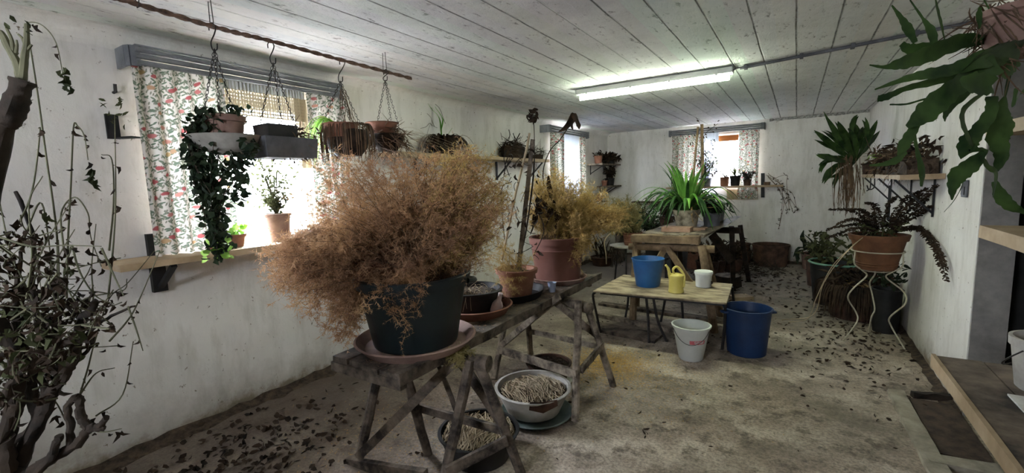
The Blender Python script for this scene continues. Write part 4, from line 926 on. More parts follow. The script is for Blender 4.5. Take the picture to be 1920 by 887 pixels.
for pl in [[(1508, 470), (1504, 450), (1507, 432)], [(1508, 470), (1507, 448), (1502, 438)], [(1530, 468), (1520, 452), (1508, 440)], [(1525, 470), (1500, 465), (1488, 482)], [(1515, 468), (1497, 474), (1495, 495)], [(1530, 468), (1545, 465), (1552, 478)]]:
    mb.strap(catmull(PX(pl, d=dd-.05), 3), [.02, .05, .07, .075, .06, .04, .015], fold=.4)
for _ in range(30): mb.leaf(c+Vector((U(-.2, .2), U(-.15, .1), U(.18, .3))), rv(), .09, .04, curl=.6)
mb.build('dead_leaves', K['ivy'], t)

for i, (x, y, r_, h_, lb) in enumerate([(-1.05, 6.9, .16, .24, 'dark pot with sprawling dead stems in shadow below the clivia table'), (-.98, 7.15, .15, .22, 'second dark pot with dead stems behind the shaded one'), (-.78, 7.45, .15, .2, 'dark pot with limp stems near the back right trestle leg')]):
    bush(lb, (x, y, 0), .24, .34, h_, K['darkterra'], 'deadleaf', 6, .08, pr=r_, ns=30)
bush('wilted dark foliage in grey pot at right end of plank tabletop', (-.76, 5.28, TT), .16, .14, .17, K['greyplastic'], 'ivy', 8, .07, pr=.085)
mb = MB(); mass(mb, (-.45, 7.6, .03), .35, .5, .02, 160, L=(.08, .3), r=(.002, .006)); tag(mb.build('twig_litter', K['darkstem']), 'scattered dark twigs on the floor before the brown clay tub', 'twigs', kind='stuff')
# ================================================================== window sill shelf, left
t = thing('window_shelf', 'long pale wooden shelf board below the near left window', 'shelf', (XL+.15, 1.5, 1.08))
mb = MB(); mb.beam((XL+.145, .80, 1.095), (XL+.145, 2.5, 1.095), .27, .035, jit=.002, seg=8); mb.build('board', K['newwood'], t, smooth=False)
for y in (1.04, 2.35):
    mb = MB(); mb.beam((XL+.02, y, 1.24), (XL+.02, y, .90), .07, .035, up=(1, 0, 0)); mb.beam((XL+.02, y, .915), (XL+.25, y, 1.07), .03, .02); mb.build('bracket', K['black'], t, smooth=False)
SZ = 1.115
def P_sill(px): return P(px, 450, x=XL+.15)
y1_ = P(440, 440, x=XL+.12).y; y2_ = P(520, 430, x=XL+.1).y
t = pot('potted_geranium', 'small terracotta pot of green geranium on the window shelf', 'potted plant', (XL+.13, y1_, SZ), .055, .04, .08, K['terracotta'], n=24)
ml = MB()
for _ in range(26): ml.leaf(Vector((XL+.13, y1_+U(-.08, .14), SZ+U(.05, .14))), rv(), .05, .045, curl=.3)
ml.build('leaves', K['bright'], t)
pot('flower_pot', 'short red clay pot behind the hanging ivy strand', 'flower pot', (XL+.08, y1_-.09, SZ), .07, .055, .07, K['terracotta'], n=24)
t = pot('potted_plant', 'tall pinkish pot of grey-leaved plant on window shelf', 'potted plant', (XL+.11, y2_, SZ), .085, .07, .19, K['dustyterra'], n=28)
mb = MB(); ml = MB(); b = Vector((XL+.11, y2_, SZ+.17))
for _ in range(60):
    e = b+Vector((U(-.08, .08), random.gauss(0, .11), U(.08, .46))); pts = bez(b, (b+e)/2+Vector((0, 0, .05)), e, 6); mb.tube(pts, .002, 3, cap=False)
    for _ in range(9): ml.leaf(random.choice(pts[1:])+rv()*.02, rv(), U(.02, .035), .018)
mb.build('stems', K['bluntstem'], t); ml.build('leaves', K['drygreen'], t)
# little bracket with dried sprig left of curtain
t = thing('wall_bracket', 'small dark wall bracket with dried sprig left of the curtain', 'bracket', (XL, .93, 1.8))
mb = MB(); mb.box(XL, XL+.02, .90, .955, 1.77, 1.90); mb.beam((XL+.02, .94, 1.775), (XL+.12, .99, 1.775), .05, .008); mb.build('plate', K['black'], t, smooth=False)
mb = MB(); 
for _ in range(16): mb.leaf(Vector((XL+.05, .93+U(-.03, .04), 1.9+U(-.05, .09))), rv(), .04, .015)
mb.build('sprig', K['drygreen'], t)
t = tag(MB().tube([(XL, .955, 2.02), (XL+.03, .955, 2.02), (XL+.035, .955, 2.06)], .008, 6).build('wall_hook', K['iron'], off=(XL, .955, 2.02)), 'short iron wall hook left of the curtain top', 'hook')

# ================================================================== hanging rod and baskets
rod = [P(170, -14, x=-2.33), P(235, 1, x=-2.33), P(400, 50, x=-2.34), P(520, 80, x=-2.34), P(650, 115, x=-2.34), P(771, 147, x=-2.35)]
t = thing('hanging_rod', 'rusty twisted iron rod slung under the ceiling along windows', 'rod', tuple(rod[2]))
mb = MB(); cc = catmull(rod, 24); n = 6; vs = []
for s in (0, math.pi):
    pts = []
    for i, p in enumerate(cc): a = i*.75+s; pts.append(p+Vector((math.cos(a)*.005, 0, math.sin(a)*.005)))
    mb.tube(pts, .0075, 6, jit=.1)
mb.build('twisted_bar', K['rust'], t)
for px, py in ((258, 8), (397, 48), (722, 133)):
    q = near(rod[1], rod[4], px, py) if px < 700 else near(rod[4], rod[5], px, py)
    mb = MB(); mb.tube([(q.x-.012, q.y, ZC), (q.x-.016, q.y, q.z+.01), (q.x-.008, q.y, q.z-.014), (q.x+.01, q.y, q.z-.014), (q.x+.016, q.y, q.z+.01), (q.x+.012, q.y, ZC)], .002, 5); mb.build('wire_loop', K['iron'], t)
XH = -2.345
def hang(name, label, hk, hb, ends, spread=.1, body=None):
    top = P(*hk, x=XH); bot = P(*hb, x=XH); t = thing(name, label, 'hanging pot', tuple(bot))
    mb = MB(); hook(mb, top, bot); mb.build('hook', K['iron'], t)
    for i, (x, y) in enumerate(ends):
        mb = MB(); e = P(x, y, d=depth(bot)+(.0, .09, -.08)[i % 3]); chain(mb, bot, e); mb.build('chain', K['iron'], t)
    return t, bot
def hx(px, py): return P(px, py, x=XH)
t, b = hang('hanging_basket', 'white bowl of trailing dark ivy hanging first from the left', (398, 48), (402, 92), [(383, 205), (436, 205), (412, 212)])
q = hx(430, 292); q = hx(428, 290)
MB().lathe([(.001, 0), (.06, 0), (.115, .03), (.155, .085), (.162, .088), (.148, .084), (.11, .035), (.001, .015)], q, 36).build('enamel_bowl', K['oldwhite'], t)
q2 = hx(423, 252); q2.z -= .0
MB().lathe([(.001, -.05), (.072, -.05), (.084, .035), (.092, .037), (.094, .065), (.086, .067), (.082, .035), (.001, .03)], q2+Vector((0, 0, .02)), 32).build('clay_pot', K['dustyterra'], t)
ml = MB(); mb = MB(); dd = depth(q2)
strands = [[(385, 215), (362, 235), (358, 270), (372, 330), (380, 400), (402, 440), (405, 485)], [(392, 215), (365, 250), (375, 320), (390, 380), (408, 430), (412, 470)], [(380, 215), (352, 245), (355, 300), (368, 350)], [(400, 215), (400, 300), (395, 360), (412, 420), (410, 460)], [(440, 290), (452, 310), (450, 350), (440, 375)], [(450, 262), (470, 275), (468, 298)], [(400, 290), (420, 320), (405, 350), (395, 400)], [(395, 240), (372, 290), (385, 350), (375, 372)], [(430, 292), (440, 330), (415, 380), (420, 430), (432, 462)], [(385, 230), (360, 262), (365, 310), (395, 370), (402, 400)], [(380, 240), (385, 310), (400, 360), (410, 400), (398, 450)]]
for st in strands:
    for r_ in range(2):
        pts = catmull([P(x+U(-5, 5), y, d=dd+U(-.12, .05)) for x, y in st], 6); mb.tube(pts, .0018, 3, cap=False)
        for p in pts:
            for _ in range(2): ml.leaf(p+rv()*.022, rv()+Vector((0, 0, -.5)), U(.025, .045), U(.02, .036), curl=.4)
for _ in range(70): ml.leaf(q2+Vector((U(-.12, .11), U(-.1, .1), U(.06, .13))), rv(), U(.02, .04), .028)
mb.build('ivy_stems', K['darkstem'], t); ml.build('ivy_leaves', K['ivy'], t)
ml = MB()
for _ in range(30): ml.leaf(P(U(385, 432), U(448, 482), d=dd+U(-.1, .05)), rv(), .04, .034)
ml.build('fresh_leaf_tips', K['bright'], t)

t, b = hang('hanging_planter', 'square grey hanging planter with dried plant, second along the rod', (508, 82), (512, 118), [(484, 250), (530, 245), (558, 248)])
dB = depth(b); c = P(530, 278, d=dB); ex, ey = Vector((0, 1, 0)), Vector((1, 0, 0))
mb = MB(); hw, hd, hh = .145, .10, .052
def qb(mb, c, hw, hd, z0, z1, fl=1.0):
    v = [(c.x+sx*hd*f, c.y+sy*hw*f, c.z+z) for z, f in ((z0, fl), (z1, 1)) for sx, sy in ((-1, -1), (1, -1), (1, 1), (-1, 1))]
    mb.add(v, [(3, 2, 1, 0), (4, 5, 6, 7), (0, 1, 5, 4), (1, 2, 6, 5), (2, 3, 7, 6), (3, 0, 4, 7)])
qb(mb, c, hw, hd, -.055, .05, .93); mb.build('grey_box', K['greyplastic'], t, smooth=False, bevel=.004)
mb = MB(); qb(mb, c+Vector((0, -.03, .0)), .08, .07, .05, .115, .95); mb.build('inner_pot', K['black'], t, smooth=False, bevel=.004)
mb = MB(); ml = MB(); mass(mb, c+Vector((0, .09, .06)), .08, .06, .06, 60, droop=.06)
for _ in range(80): ml.leaf(c+Vector((U(-.08, .1), U(-.02, .16), U(-.06, .12))), rv()-Vector((0, 0, .5)), .04, .012)
mb.build('dry_stems', K['twig'], t); ml.build('dead_leaves', K['deadleaf'], t)

t, b = hang('hanging_basket', 'hanging pot wrapped in dead stems with pale spider plant, third along', (642, 114), (638, 152), [(605, 232), (676, 235), (655, 225)])
dB = depth(b); c = P(652, 255, d=dB)
MB().lathe([(.001, -.12), (.07, -.12), (.11, -.07), (.125, 0), (.12, .03), (.10, .035), (.001, .02)], c, 28, jit=.04).build('bark_basket', K['darkstem'], t)
MB().lathe([(.001, -.02), (.085, -.02), (.098, .055), (.105, .06), (.09, .058), (.001, .045)], c+cr*-.02-cf*.045, 28).build('clay_pot', K['terracotta'], t)
mb = MB()
for _ in range(120):
    a = U(0, 6.28); p = c+Vector((.10*math.cos(a), .10*math.sin(a), .06)); e = p+Vector((.05*math.cos(a), .05*math.sin(a), -U(.08, .22))); mb.tube(bez(p, p+Vector((.07*math.cos(a), .07*math.sin(a), .04)), e, 6), .0025, 3, cap=False)
for _ in range(14): 
    p = c+Vector((U(-.07, .07), U(-.07, .07), .05)); mb.tube(bez(p, b.lerp(p, .5)+rv()*.05, b.lerp(p, U(.05, .4)), 6), .002, 3, cap=False)
mb.build('dead_stems', K['twig'], t)
def spider(mb, base, n, L, w, hdir=None, hspread=3.14, droop=.6, rise=.5):
    for _ in range(n):
        a = (math.atan2(hdir.y, hdir.x)+U(-hspread, hspread)) if hdir is not None else U(0, 6.28); h = Vector((math.cos(a), math.sin(a), 0)); l = L*U(.6, 1.1)
        pts = bez(base+h*.01, base+h*l*.5+Vector((0, 0, l*rise)), base+h*l*.8-Vector((0, 0, l*droop*U(.3, 1.1))), 9); mb.strap(pts, [w*.7, w, w, w, w*.9, w*.8, w*.6, w*.4, .001], side=(-h.y, h.x, 0), fold=.4)
mb = MB(); spider(mb, c+Vector((0, 0, .07))-cr*.06, 30, .27, .011, -cr-cf*.2, .9, 1.0, .5); mb.build('spider_leaves', K['bright'], t)
t, b = hang('hanging_basket', 'dark wire basket with small clay pot, last along the rod', (724, 134), (722, 150), [(708, 228), (748, 238), (733, 225)])
dB = depth(b); c = P(725, 258, d=dB)
MB().lathe([(.001, -.09), (.06, -.09), (.105, -.04), (.12, .01), (.11, .02), (.001, .0)], c, 24, jit=.06).build('basket', K['darkstem'], t)
MB().lathe([(.001, 0), (.075, 0), (.10, .075), (.11, .08), (.09, .078), (.001, .06)], c-cr*.02-cf*.02+Vector((0, 0, .01)), 28).build('clay_pot', K['terracotta'], t)
mb = MB(); mass(mb, c, .15, .14, .09, 260, droop=.10); mb.build('dead_stems', K['twig'], t)
mb = MB()
for _ in range(40):
    p = c+cr*U(-.1, .1)+Vector((0, 0, U(-.04, .06))); e = p+cr*U(.1, .5)-Vector((0, 0, U(.02, .28))); mb.strap(bez(p, p+cr*.14+Vector((0, 0, U(0, .06))), e, 7), [.0055]*6+[.001], fold=.3)
mb.build('bleached_grass', K['palestem'], t)

# ================================================================== upper shelf on the left wall
t = thing('plant_shelf', 'long wooden wall shelf between the two left windows', 'shelf', (XL+.12, 4.2, 1.75))
mb = MB(); mb.beam((XL+.13, 2.75, 1.745), (XL+.13, 5.55, 1.745), .25, .035, jit=.002, seg=8); mb.build('board', K['newwood'], t, smooth=False)
for y in (3.2, 4.6, 5.4):
    mb = MB(); mb.beam((XL+.01, y, 1.50), (XL+.01, y, 1.725), .03, .015, up=(1, 0, 0)); mb.beam((XL+.01, y, 1.52), (XL+.22, y, 1.72), .025, .012); mb.build('bracket', K['black'], t, smooth=False)
WZ = 1.763
c = Vector((XL+.14, 3.62, WZ)); c.y = P(835, 260, x=XL+.14).y; t = pot('potted_spider_plant', 'blackened spider plant with a few green blades on wall shelf', 'potted plant', c, .09, .07, .10, K['black'], n=24)
mb = MB(); 
for _ in range(6): spider(mb, c+Vector((0, U(-.10, .10), .12)), 26, .36, .016, None, 3.14, .8, .6)
mb.build('dead_blades', K['deadleaf'], t)
mb = MB(); dd = depth(c)
for pl in [[(828, 255), (824, 225), (812, 208), (780, 193)], [(826, 255), (830, 225), (815, 200)], [(835, 260), (842, 250), (848, 240)]]: mb.strap(catmull(PX(pl, d=dd), 4), [.012, .016, .02, .022, .022, .02, .018, .016, .014, .012, .008, .005, .002][:len(catmull(PX(pl, d=dd), 4))], fold=.4)
mb.build('green_blades', K['cliviabright'], t)
mb = MB()
for pl in [[(820, 240), (800, 232), (782, 240), (755, 245)], [(815, 238), (806, 222), (785, 215)], [(800, 236), (790, 250), (785, 262)], [(835, 232), (825, 205), (816, 195)]]: mb.tube(catmull(PX(pl, d=dd)), .0022, 4)
mb.build('dry_runners', K['darkstem'], t)
c = Vector((XL+.13, P(962, 275, x=XL+.13).y, WZ)); t = thing('rootbound_plant', 'black root-bound plant block with spiky dead twigs on the shelf', 'plant', c)
mb = MB(); mb.lathe([(.001, 0), (.14, 0), (.16, .10), (.15, .15), (.001, .14)], c, 20, jit=.06, sy=1.3, sx=.75); mass(mb, c+Vector((0, 0, .11)), .13, .21, .11, 360, L=(.05, .18), r=(.002, .006)); mb.build('root_block', K['deadleaf'], t)
mb = MB(); dd = depth(c)
for pl in [[(942, 262), (936, 256), (930, 250)], [(954, 262), (956, 252), (954, 243)], [(968, 262), (964, 255), (962, 250)], [(985, 265), (990, 260), (988, 256)]]: mb.tube(catmull(PX(pl, d=dd)), .005, 5)
mb.build('twigs', K['darkstem'], t)
c = Vector((XL+.13, 5.33, WZ)); t = thing('dead_plant', 'nest-like tangle of dead stems at far end of the shelf', 'plant', c)
mb = MB(); mb.lathe([(.001, 0), (.12, 0), (.13, .06), (.001, .06)], c, 18, jit=.05); mb.build('root_ball', K['deadleaf'], t); mb = MB(); mass(mb, c+Vector((0, 0, .09)), .15, .2, .07, 150, L=(.06, .2), droop=.08); mb.build('tangled_stems', K['darkstem'], t)
# corner shelves
for z, y0, y1, lb in ((1.735, 7.45, 8.40, 'upper small shelf in the far left corner'), (1.335, 7.9, 8.44, 'lower small shelf in the far left corner')):
    t = thing('corner_shelf', lb, 'shelf', (XL+.14, (y0+y1)/2, z)); mb = MB(); mb.beam((XL+.15, y0, z), (XL+.15, y1, z), .29, .025); mb.build('board', K['greywood'], t, smooth=False)
    for y in (y0+.15, y1-.15):
        mb = MB(); mb.beam((XL+.01, y, z-.16), (XL+.25, y, z-.02), .012, .012); mb.beam((XL+.01, y, z-.18), (XL+.01, y, z), .012, .012, up=(1, 0, 0)); mb.build('bracket', K['black'], t, smooth=False)
bush('small terracotta pot with dead black sprig on upper corner shelf', (XL+.15, 7.62, 1.748), .10, .08, .14, K['terracotta'], 'deadleaf', 3, .06, pr=.075, ns=14)
bush('black dead plant slumped over edge of upper corner shelf', (XL+.17, 8.15, 1.748), .20, .12, .10, K['black'], 'deadleaf', 8, .10, pr=.11, droop=.5, ns=30)
bush('dark dead plant standing on lower corner shelf', (XL+.15, 8.2, 1.348), .13, .26, .14, K['black'], 'deadleaf', 7, .08, pr=.09)
bush('small clay pot at the near end of lower corner shelf', (XL+.13, 7.97, 1.348), .05, .05, .10, K['terracotta'], 'deadleaf', 1, .03, pr=.055, ns=5)
c = Vector((XL+.25, 7.6, 1.0)); t = thing('hanging_spider_plant', 'pale arching spider plant low beside the lower corner shelf', 'potted plant', (XL+.15, 7.6, 1.0))
mb = MB(); spider(mb, Vector((XL+.16, 7.6, 1.2)), 26, .30, .016, None, 3.14, .8, .4); mb.build('spider_leaves', K['palestem'], t)
MB().lathe([(.001, 0), (.06, 0), (.08, .12), (.001, .12)], (XL+.16, 7.6, 1.08), 20).build('pot', K['terracotta'], t)
plank('small ledge on the left wall under pale spider plant', (XL+.12, 7.4, 1.065), (XL+.12, 7.85, 1.065), .24, .02, 'greywood', 'shelf', 'plant_shelf')

# ================================================================== back window shelf
t = thing('plant_shelf', 'wooden shelf across the back wall under its window', 'shelf', (-1, YB-.13, 1.27))
mb = MB(); mb.beam((-1.95, YB-.22, 1.272), (-.17, YB-.22, 1.272), .22, .03); mb.build('board', K['newwood'], t, smooth=False)
for x in (-1.9, -.47):
    mb = MB(); mb.beam((x, YB-.03, 1.48), (x+.01, YB-.03, 1.08), .05, .03, up=(0, 1, 0)); mb.build('upright', K['black'], t, smooth=False)
bush('small orange clay pot with dry tuft on back window shelf', (-1.02, YB-.2, 1.287), .08, .08, .15, K['terracotta'], 'deadleaf', 3, .05, pr=.075, ns=10)
c = Vector((-.86, YB-.2, 1.287)); t = pot('potted_spider_plant', 'black pot with thin arching blades on back window shelf', 'potted plant', c, .085, .065, .17, K['black'], n=24)
mb = MB(); spider(mb, c+Vector((0, 0, .16)), 26, .42, .012, None, 3.14, .2, .9); mb.build('blades', K['drygreen'], t)
bush('small dead twiggy plant right of the black pot on shelf', (-.68, YB-.2, 1.287), .14, .14, .10, K['darkterra'], 'deadleaf', 5, .05, pr=.06)
bush('tall leafy withered plant at left on back window shelf', (-1.3, YB-.2, 1.287), .18, .45, .14, K['greyplastic'], 'drygreen', 5, .06, pr=.08)
c = P(1438, 342, y=YB-.2); c.z = 1.287; t = thing('trailing_plant', 'dead trailing stems drooping from right end of back shelf', 'plant', c)
mb = MB(); ml = MB(); mb.lathe([(.001, 0), (.045, 0), (.05, .05), (.001, .05)], c, 14)
for pl in [[(1436, 328), (1455, 335), (1470, 355), (1490, 385), (1498, 392)], [(1440, 325), (1465, 350), (1466, 390), (1460, 430)], [(1438, 330), (1462, 345), (1478, 375), (1488, 400)], [(1440, 332), (1463, 358), (1470, 380), (1462, 420)], [(1450, 335), (1475, 328), (1475, 345), (1480, 395)], [(1440, 330), (1458, 352), (1475, 390), (1474, 402)], [(1462, 350), (1485, 362), (1495, 395)]]:
    pts = catmull(PX(pl, y=YB-.2), 5); mb.tube(pts, .004, 4)
    for p in pts[4:]:
        if random.random() < .6: ml.leaf(p, rv(), .05, .018)
mb.build('stems', K['twig'], t); ml.build('dead_leaves', K['deadleaf'], t)

# ================================================================== right wall shelf with epiphyllum and roots
RX0 = .62
t = thing('plant_shelf', 'wooden shelf on right wall overloaded with roots and cactus', 'shelf', (.75, 5.2, 1.40))
mb = MB(); mb.beam((.755, 4.25, 1.405), (.755, 6.6, 1.405), .245, .035, jit=.002, seg=8); mb.build('board', K['newwood'], t, smooth=False)
for y in (4.5, 5.3, 6.3):
    mb = MB(); mb.beam((XR-.01, y, 1.13), (.64, y, 1.385), .014, .014); mb.beam((XR-.008, y, 1.10), (XR-.008, y, 1.385), .02, .012, up=(1, 0, 0)); mb.build('bracket', K['black'], t, smooth=False)
mb = MB(); mb.tube(catmull([(.64, 5.55, 1.385), (.64, 5.55, 1.30), (.60, 5.52, 1.28), (.58, 5.5, 1.32)]), .006, 5); mb.tube(catmull([(.66, 6.0, 1.385), (.66, 6.0, 1.28), (.63, 5.98, 1.25)]), .006, 5); mb.build('hook', K['iron'], t)
t = thing('rootbound_plant', 'dark brown matted root mass along the right wall shelf', 'plant', (.75, 5.2, 1.423))
mb = MB(); mb.beam((.755, 4.35, 1.48), (.755, 6.0, 1.48), .17, .11, jit=.02, seg=16); mb.build('root_block', K['soil'], t)
mb = MB()
for _ in range(11): mass(mb, (.74, U(4.35, 6.0), 1.52+U(0, .07)), .12, .16, .10, 42, r=(.0015, .005), L=(.06, .2), droop=.06)
mb.build('matted_roots', K['twig'], t); ml = MB()
for _ in range(260): ml.leaf(Vector((U(.62, .86), U(4.3, 6.1), 1.45+U(0, .22))), rv(), U(.04, .11), U(.01, .03), curl=.7)
ml.build('dead_leaves', K['deadleaf'], t)
c = P(1605, 300, y=5.9); c = Vector((.70, 6.25, 1.423)); t = pot('potted_cactus', 'orchid cactus with many upright flat green leaves at shelf end', 'potted plant', c, .10, .08, .12, K['darkterra'], n=24)
mb = MB(); dd = 5.15
LV = [((1600, 300), (1575, 260), (1546, 214)), ((1605, 300), (1590, 260), (1575, 235)), ((1610, 295), (1605, 260), (1590, 240)), ((1612, 290), (1613, 250), (1604, 232)), ((1615, 290), (1630, 255), (1645, 225)), ((1600, 260), (1585, 232), (1608, 215)), ((1620, 290), (1635, 250), (1622, 220)), ((1595, 300), (1560, 275), (1528, 262)), ((1595, 305), (1560, 290), (1535, 310)), ((1590, 305), (1560, 310), (1545, 345)), ((1595, 300), (1555, 265), (1525, 247)), ((1600, 305), (1570, 320), (1560, 350)), ((1590, 295), (1545, 285), (1535, 325)), ((1615, 300), (1625, 270), (1650, 245)), ((1608, 300), (1600, 270), (1598, 245)), ((1590, 290), (1565, 250), (1540, 245)), ((1600, 290), (1580, 250), (1565, 228)), ((1585, 300), (1560, 300), (1530, 290)), ((1605, 290), (1612, 250), (1625, 238)), ((1600, 310), (1575, 335), (1545, 335))]
for a, b_, c_ in LV:
    for rep in range(2):
        j = lambda p: P(p[0]+U(-7, 7)*rep, p[1]+U(-5, 5)*rep, d=dd+U(-.25, .2)); w = U(.045, .075); mb.strap(bez(P(1605, 302, d=dd), j(b_), j(c_), 10), [w*.25, w*.3, w*.5, w*.9, w, w*.85, w, w*.8, w*.5, .004], side=cr*U(.5, 1)+cu*U(-.5, .5), fold=.25)
mb.build('flat_leaves', K['epi'], t)
mb = MB()
for _ in range(95):
    x = random.gauss(1590, 9); y0 = U(290, 320); y1 = U(340, 408); p = P(x, y0, d=dd-.1); e = P(x+U(-10, 8), y1, d=dd-.12); mb.tube(bez(p, (p+e)/2+rv()*.04, e, 7), U(.0018, .004), 3, cap=False)
mb.build('hanging_roots', K['twig'], t)
mb = MB(); spider(mb, Vector((.66, 5.75, 1.58)), 16, .14, .009, None, 3.14, .1, .7); tag(mb.build('grass_tuft', K['bright'], off=(.66, 5.75, 1.5)), 'tiny fresh green grass tuft on the root mass', 'grass')

# ================================================================== plant stand on the right
sc_ = Vector((.60, 4.78, 0)); t = thing('plant_stand', 'cream wrought iron plant stand with curly legs by right wall', 'plant stand', sc_)
def ring(c, r, rr, n=32):
    return [c+Vector((r*math.cos(2*math.pi*i/n), r*math.sin(2*math.pi*i/n), 0)) for i in range(n+1)]
mb = MB(); mb.tube(ring(sc_+Vector((0, 0, .79)), .178, 0), .0055, 6); mb.build('upper_ring', K['creamroot'], t)
mb = MB(); mb.tube(ring(sc_+Vector((0, 0, .62)), .09, 0), .005, 6); mb.build('lower_ring', K['creamroot'], t)
av2 = math.atan2(-sc_.y, -sc_.x)
for k in range(3):
    a = av2-.95+k*2.094; h = Vector((math.cos(a), math.sin(a), 0)); s2 = Vector((-h.y, h.x, 0)); mb = MB()
    pts = [sc_+h*.178+Vector((0, 0, .79)), sc_+h*.178+Vector((0, 0, .68)), sc_+h*.11+Vector((0, 0, .62)), sc_+h*.075+Vector((0, 0, .57)), sc_+h*.19+s2*.02+Vector((0, 0, .47)), sc_+h*.215+Vector((0, 0, .38)), sc_+h*.13-s2*.02+Vector((0, 0, .25)), sc_+h*.13+Vector((0, 0, .17)), sc_+h*.235+Vector((0, 0, .0))]
    mb.tube(catmull(pts, 6), .0062, 8); mb.build('leg', K['creamroot'], t)
pc = sc_+Vector((0, 0, .635))
t = pot('potted_fern', 'withered sword fern in wide brown clay pot on iron stand', 'potted plant', pc, .195, .13, .295, K['brownclay'], rim=.05, rimw=.014, soil=.92, bands=(.12, .18))
dd = depth(pc)
mb = MB(); mb.beam(P(1665, 412, d=dd), P(1669, 348, d=dd), .02, .02); mb.build('stake', K['black'], t, smooth=False)
def frond(mb, pts, L=.045, w=.016, n=46, rr=.0025):
    pts = catmull(pts, 8); k = len(pts); mb.tube(pts, rr, 4, cap=False)
    for i in range(n):
        f = (i/n)*(k-1); j = min(int(f), k-2); p = pts[j].lerp(pts[j+1], f-j); tg_ = (pts[j+1]-pts[j]).normalized(); sd = tg_.cross(Vector((0, 0, 1))).normalized()
        for s in (-1, 1):
            d = (sd*s+tg_*.5+rv()*.5-Vector((0, 0, .3))).normalized(); mb.leaf(p, d, L*(1-.5*i/n)*U(.6, 1.2), w, curl=.7)
def Pw(x, y, d):
    p = P(x, y, d=d); return p if p.x < .85 else P(x, y, x=.85+U(-.03, 0))
mb = MB(); b0 = pc+Vector((0, 0, .28))
for pl, dz in [([(1680, 418), (1715, 385), (1758, 345)], -.1), ([(1675, 415), (1695, 375), (1740, 352)], 0), ([(1690, 420), (1725, 400), (1745, 385)], .1), ([(1680, 410), (1700, 385), (1728, 362)], .15),([(1685, 415), (1712, 400), (1744, 362)], .05), ([(1685, 425), (1720, 428), (1752, 455), (1776, 528)], -.15), ([(1690, 425), (1725, 430), (1755, 465), (1774, 505)], -.1), ([(1680, 425), (1722, 425), (1750, 460), (1765, 500)], -.05), ([(1640, 420), (1600, 410), (1550, 432)], 0), ([(1640, 422), (1600, 428), (1548, 448)], -.1), ([(1640, 418), (1600, 395), (1555, 392)], .1), ([(1645, 415), (1620, 395), (1590, 392)], -.1), ([(1650, 415), (1640, 385), (1625, 380)], .1), ([(1660, 415), (1665, 385), (1680, 368)], -.05), ([(1645, 420), (1610, 420), (1570, 425)], .12), ([(1640, 425), (1610, 440), (1585, 440)], .1)]:
    frond(mb, [b0+(P(*pl[0], d=dd)-b0)*.6]+[Pw(x, y, dd+dz) for x, y in pl[1:]], n=58)
mb.build('fronds', K['deadleaf'], t)
ml = MB()
for _ in range(90): ml.leaf(b0+Vector((U(-.15, .15), U(-.15, .15), U(-.02, .12))), rv(), .05, .015)
ml.build('crown_leaves', K['drygreen'], t)
mb = MB()
for pl in [[(1640, 428, 0), (1590, 470, -.2), (1545, 530, -.1), (1525, 590, .1), (1466, 600, .2)], [(1605, 455, -.1), (1560, 500, 0), (1530, 560, .1), (1515, 597, .2), (1480, 604, .2)]]: mb.tube(catmull([P(x, y, d=dd+q) for x, y, q in pl], 8), .0035, 5)
mb.build('pale_stalks', K['palestem'], t)
# stacked dark pots behind and below the stand
c = Vector((.56, 5.55, 0)); t = pot('planting_bowl', 'wide dark clay bowl of roots on the floor below iron stand', 'bowl', c, .29, .22, .34, K['darkterra'], soil=.85, rim=.04, rimw=.012)
mb = MB()
for _ in range(700):
    a = U(0, 6.28); p = c+Vector((.24*math.cos(a), .24*math.sin(a), .34)); h = Vector((math.cos(a), math.sin(a), 0)); e = p+h*U(.05, .14)-Vector((0, 0, U(.05, .33))); mb.strap(bez(p, p+h*.10+Vector((0, 0, .06)), e, 6), [.008, .014, .016, .014, .01, .003], fold=.5)
for _ in range(170): mb.leaf(c+Vector((U(-.24, .24), U(-.24, .24), U(.3, .46))), rv(), .11, .03, curl=.6)
mb.build('dead_leaves', K['deadleaf'], t); straw(t, c, .22, .33, 60, 'tan', L=(.05, .15))
c = Vector((.43, 6.05, 0)); t = pot('flower_tub', 'dark tub with green rim behind the root bowl', 'tub', c, .27, .22, .46, K['black'], soil=.85, rim=.01, rimw=.003)
mb = MB(); mb.tube(ring(c+Vector((0, 0, .462)), .275, 0), .012, 8); mb.build('green_rim', simple('pale_green_rim', (.10, .22, .16), (.2, .34, .26), 6, .6), t)
ml = MB()
for _ in range(130): ml.leaf(c+Vector((U(-.25, .28), U(-.2, .3), .42+U(0, .3))), rv(), .09, .045)
ml.build('leaves', K['drygreen'], t)
bush('dry leafy plant in clay pot behind green-rimmed tub', (.30, 6.9, 0), .26, .42, .34, K['darkterra'], 'drygreen', 5, .08, pr=.16)
bush('dark withered plant against right wall behind iron stand', (.70, 6.35, 0), .18, .45, .52, K['darkterra'], 'deadleaf', 7, .07, pr=.12)
ml = MB(); c = Vector((.72, 4.95, .0))
t = pot('flower_pot', 'tall dark clay pot squeezed between stand and right wall', 'flower pot', (.73, 5.12, 0), .11, .09, .40, K['black'], soil=.9, n=28)
for _ in range(70): ml.leaf(Vector((.73+U(-.1, .1), 5.05+U(-.12, .08), .5+U(-.05, .16))), rv(), .06, .03)
ml.build('dark_leaves', K['ivy'], t)

